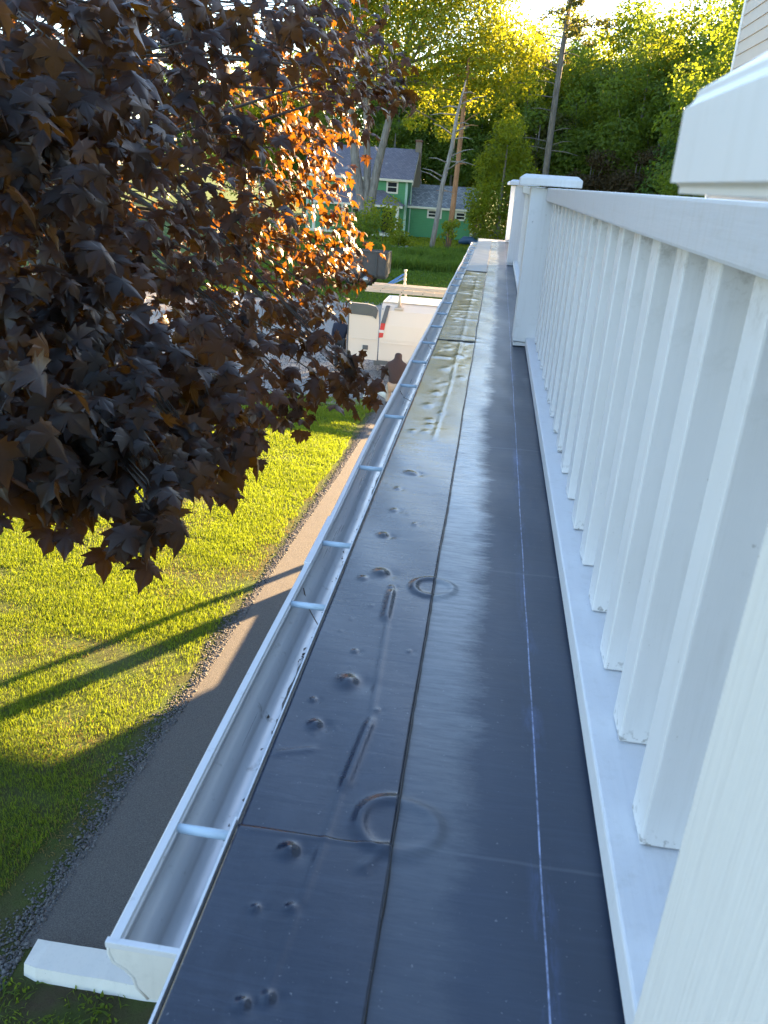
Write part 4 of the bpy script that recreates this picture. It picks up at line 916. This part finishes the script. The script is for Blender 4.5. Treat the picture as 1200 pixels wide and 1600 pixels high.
def person(label, ox, oy, J, top, trousers, hood):
    """J: joints in local coordinates (x right, y forward)"""
    e = empty('person', label, 'person', (ox, oy, 0))
    W = lambda k: (ox+J[k][0], oy+J[k][1], J[k][2])
    def hand(sh, el, wr, side):
        d = (Vector(W(wr))-Vector(W(el))).normalized(); s = Vector((side,0,0)); s = (s-d*s.dot(d)).normalized(); up = d.cross(s)
        w0 = Vector(W(wr)); palm = w0+d*.085
        js = [(*w0, .026), (*(w0+d*.045), (.040,.018)), (*palm, (.042,.016))]; es = [(0,1),(1,2)]
        for k, (o_, l_) in enumerate([(-.030,.062),(-.010,.075),(.010,.070),(.030,.055)]):
            b = len(js); a = palm+s*o_
            js += [(*(a+d*.02), .0095), (*(a+d*(.02+l_*.5)+up*.010), .009), (*(a+d*(.02+l_)+up*.028), .007)]; es += [(2,b),(b,b+1),(b+1,b+2)]
        b = len(js); a = w0+d*.045-s*.035
        js += [(*(a-s*.018+d*.015), .011), (*(a-s*.028+d*.05+up*.012), .009)]; es += [(1,b),(b,b+1)]
        return js, es
    js = [(*W('pelvis'),.09),(*W('chest'),.07),(*W('neck'),.05),(*W('head'),(.085,.10)),(*W('crown'),(.07,.08))]; es = [(0,1),(1,2),(2,3),(3,4)]
    for sd_, s in (('l',-1),('r',1)):
        b = len(js); js += [(*W('sh'+sd_),.05),(*W('el'+sd_),.043),(*W('wr'+sd_),.028)]; es += [(1,b),(b,b+1),(b+1,b+2)]
        hj, he = hand('sh'+sd_,'el'+sd_,'wr'+sd_, s); c = len(js); js += hj[1:]; es += [(b+2 if p == 0 else c+p-1, c+q-1) for p, q in he]
        b = len(js); js += [(*W('hip'+sd_),.085),(*W('kn'+sd_),.06),(*W('an'+sd_),.04),(*W('to'+sd_),.035)]; es += [(0,b),(b,b+1),(b+1,b+2),(b+2,b+3)]
    skin_obj('body', js, es, SKIN, e, 0, 1)
    ja = [(*W('pelvis'),(.185,.150)),(*W('waist'),(.190,.150)),(*W('chest'),(.215,.160)),(*W('neck'),(.10,.095))]; ea = [(0,1),(1,2),(2,3)]
    if hood: ja += [(*W('head'),(.115,.125)),(*W('crown'),(.085,.095))]; ea += [(3,4),(4,5)]
    for sd_ in 'lr':
        b = len(ja); ja += [(*W('sh'+sd_),.085),(*W('el'+sd_),.066),(*W('wr'+sd_),.050)]; ea += [(2,b),(b,b+1),(b+1,b+2)]
    skin_obj('hooded_jacket', ja, ea, top, e, 0, 2)
    jt = [(*W('pelvis'),(.150,.125))]; et = []
    for sd_ in 'lr':
        b = len(jt); jt += [(*W('hip'+sd_),.105),(*W('kn'+sd_),.082),(*W('an'+sd_),.068)]; et += [(0,b),(b,b+1),(b+1,b+2)]
    skin_obj('trousers', jt, et, trousers, e, 0, 2)
    for sd_ in 'lr':
        a = Vector(W('an'+sd_)); t_ = Vector(W('to'+sd_)); a.z = .055; t_.z = .045
        skin_obj('boot', [(*(a-(t_-a)*.25),.050),(*a,.055),(*t_,.045)], [(0,1),(1,2)], BOOT, e, 1, 2)
    hd = Vector(W('head')); f = Vector(J['face']).normalized(); s = f.cross(Vector((0,0,1))).normalized()
    fc = hd+f*.105
    for q in (-1,1):
        MB().tube([fc+s*.032*q+f*-.012, fc+s*.032*q+f*.004], [.014,.008], 8).build('eye', DARKH, e)
    MB().tube([fc+Vector((0,0,.01)), fc+f*.022+Vector((0,0,-.03)), fc+Vector((0,0,-.04))], [.008,.014,.008], 6).build('nose', SKIN, e)
    MB().tube([fc+s*.025+Vector((0,0,-.062)), fc+f*.004+Vector((0,0,-.065)), fc-s*.025+Vector((0,0,-.062))], [.004,.007,.004], 6).build('mouth', flat('lips',(.3,.12,.1),.5,.1,9), e)
    return e
J1 = dict(pelvis=(0,-.14,.56), waist=(0,-.08,.72), chest=(.01,.06,1.00), neck=(.01,.17,1.17), head=(.01,.23,1.25), crown=(.01,.26,1.34), shl=(-.20,.08,1.06), ell=(-.34,.14,.82), wrl=(-.385,.22,.62),
    shr=(.21,.08,1.05), elr=(.31,.22,.84), wrr=(.26,.40,.72), hipl=(-.10,-.13,.54), knl=(-.19,.22,.47), anl=(-.16,-.04,.07), tol=(-.19,.14,.04), hipr=(.10,-.13,.54), knr=(.18,.26,.45), anr=(.14,.0,.07), tor=(.17,.18,.04), face=(0,.9,-.4))
person('crouching person in brown hooded jacket and tan trousers before the van', -2.15, 20.35, J1, BROWN, TAN, True)
J2 = dict(pelvis=(0,0,.92), waist=(0,.0,1.05), chest=(0,0,1.30), neck=(0,.01,1.47), head=(0,.04,1.58), crown=(0,.04,1.70), shl=(-.19,0,1.38), ell=(-.24,-.04,1.10), wrl=(-.22,.10,.88),
    shr=(.19,0,1.38), elr=(.26,.06,1.12), wrr=(.30,.28,1.06), hipl=(-.09,0,.90), knl=(-.10,.03,.48), anl=(-.10,0,.08), tol=(-.11,.17,.04), hipr=(.09,0,.90), knr=(.10,.03,.48), anr=(.10,0,.08), tor=(.11,.17,.04), face=(.3,.9,-.25))
J2 = {k: ((v[0], -v[1], v[2]*.95) if k != 'face' else (.5,-.8,-.3)) for k, v in J2.items()}
person('person in dark navy hood standing behind the open van door', -4.28, 24.0, J2, NAVY, flat('dark_trousers', (.03,.03,.035), .9, .2, 20), True)

# ------------------------------------------------------------ small things on the ground
rl = empty('membrane_roll', 'white roll with brown end lying on the ground by the path', 'roll', (-2.5, 20.9, .12))
c0, c1 = Vector((-2.72,20.9,.30)), Vector((-2.25,20.6,.14))
MB().tube([c0, c1], .115, 18).build('wrap', CAPM, rl); MB().tube([c0+(c0-c1).normalized()*.002, c0+(c0-c1).normalized()*.05], .13, 18).build('end_ring', flat('brown_card', (.16,.06,.035), .8, .2, 12), rl)
MB().tube([c0+(c0-c1).normalized()*.051, c0+(c0-c1).normalized()*.056], .06, 14).build('core', DARKH, rl)
gl = empty('garden_light', 'small stake garden light where the lawn meets the path', 'garden light', (-2.82, 19.6, 0))
MB().tube([(-2.82,19.6,0),(-2.82,19.6,.30)], .012, 6).build('stake', STEEL, gl); MB().tube([(-2.82,19.6,.30),(-2.82,19.6,.32),(-2.82,19.6,.42),(-2.82,19.6,.44)], [.03,.05,.055,.02], 12).build('lamp_head', flat('frosted_lens', (.5,.5,.48), .3, .1, 9), gl)
MB().tube([(-2.82,19.6,.44),(-2.82,19.6,.47)], [.075,.03], 12).build('lamp_cap', DK, gl)
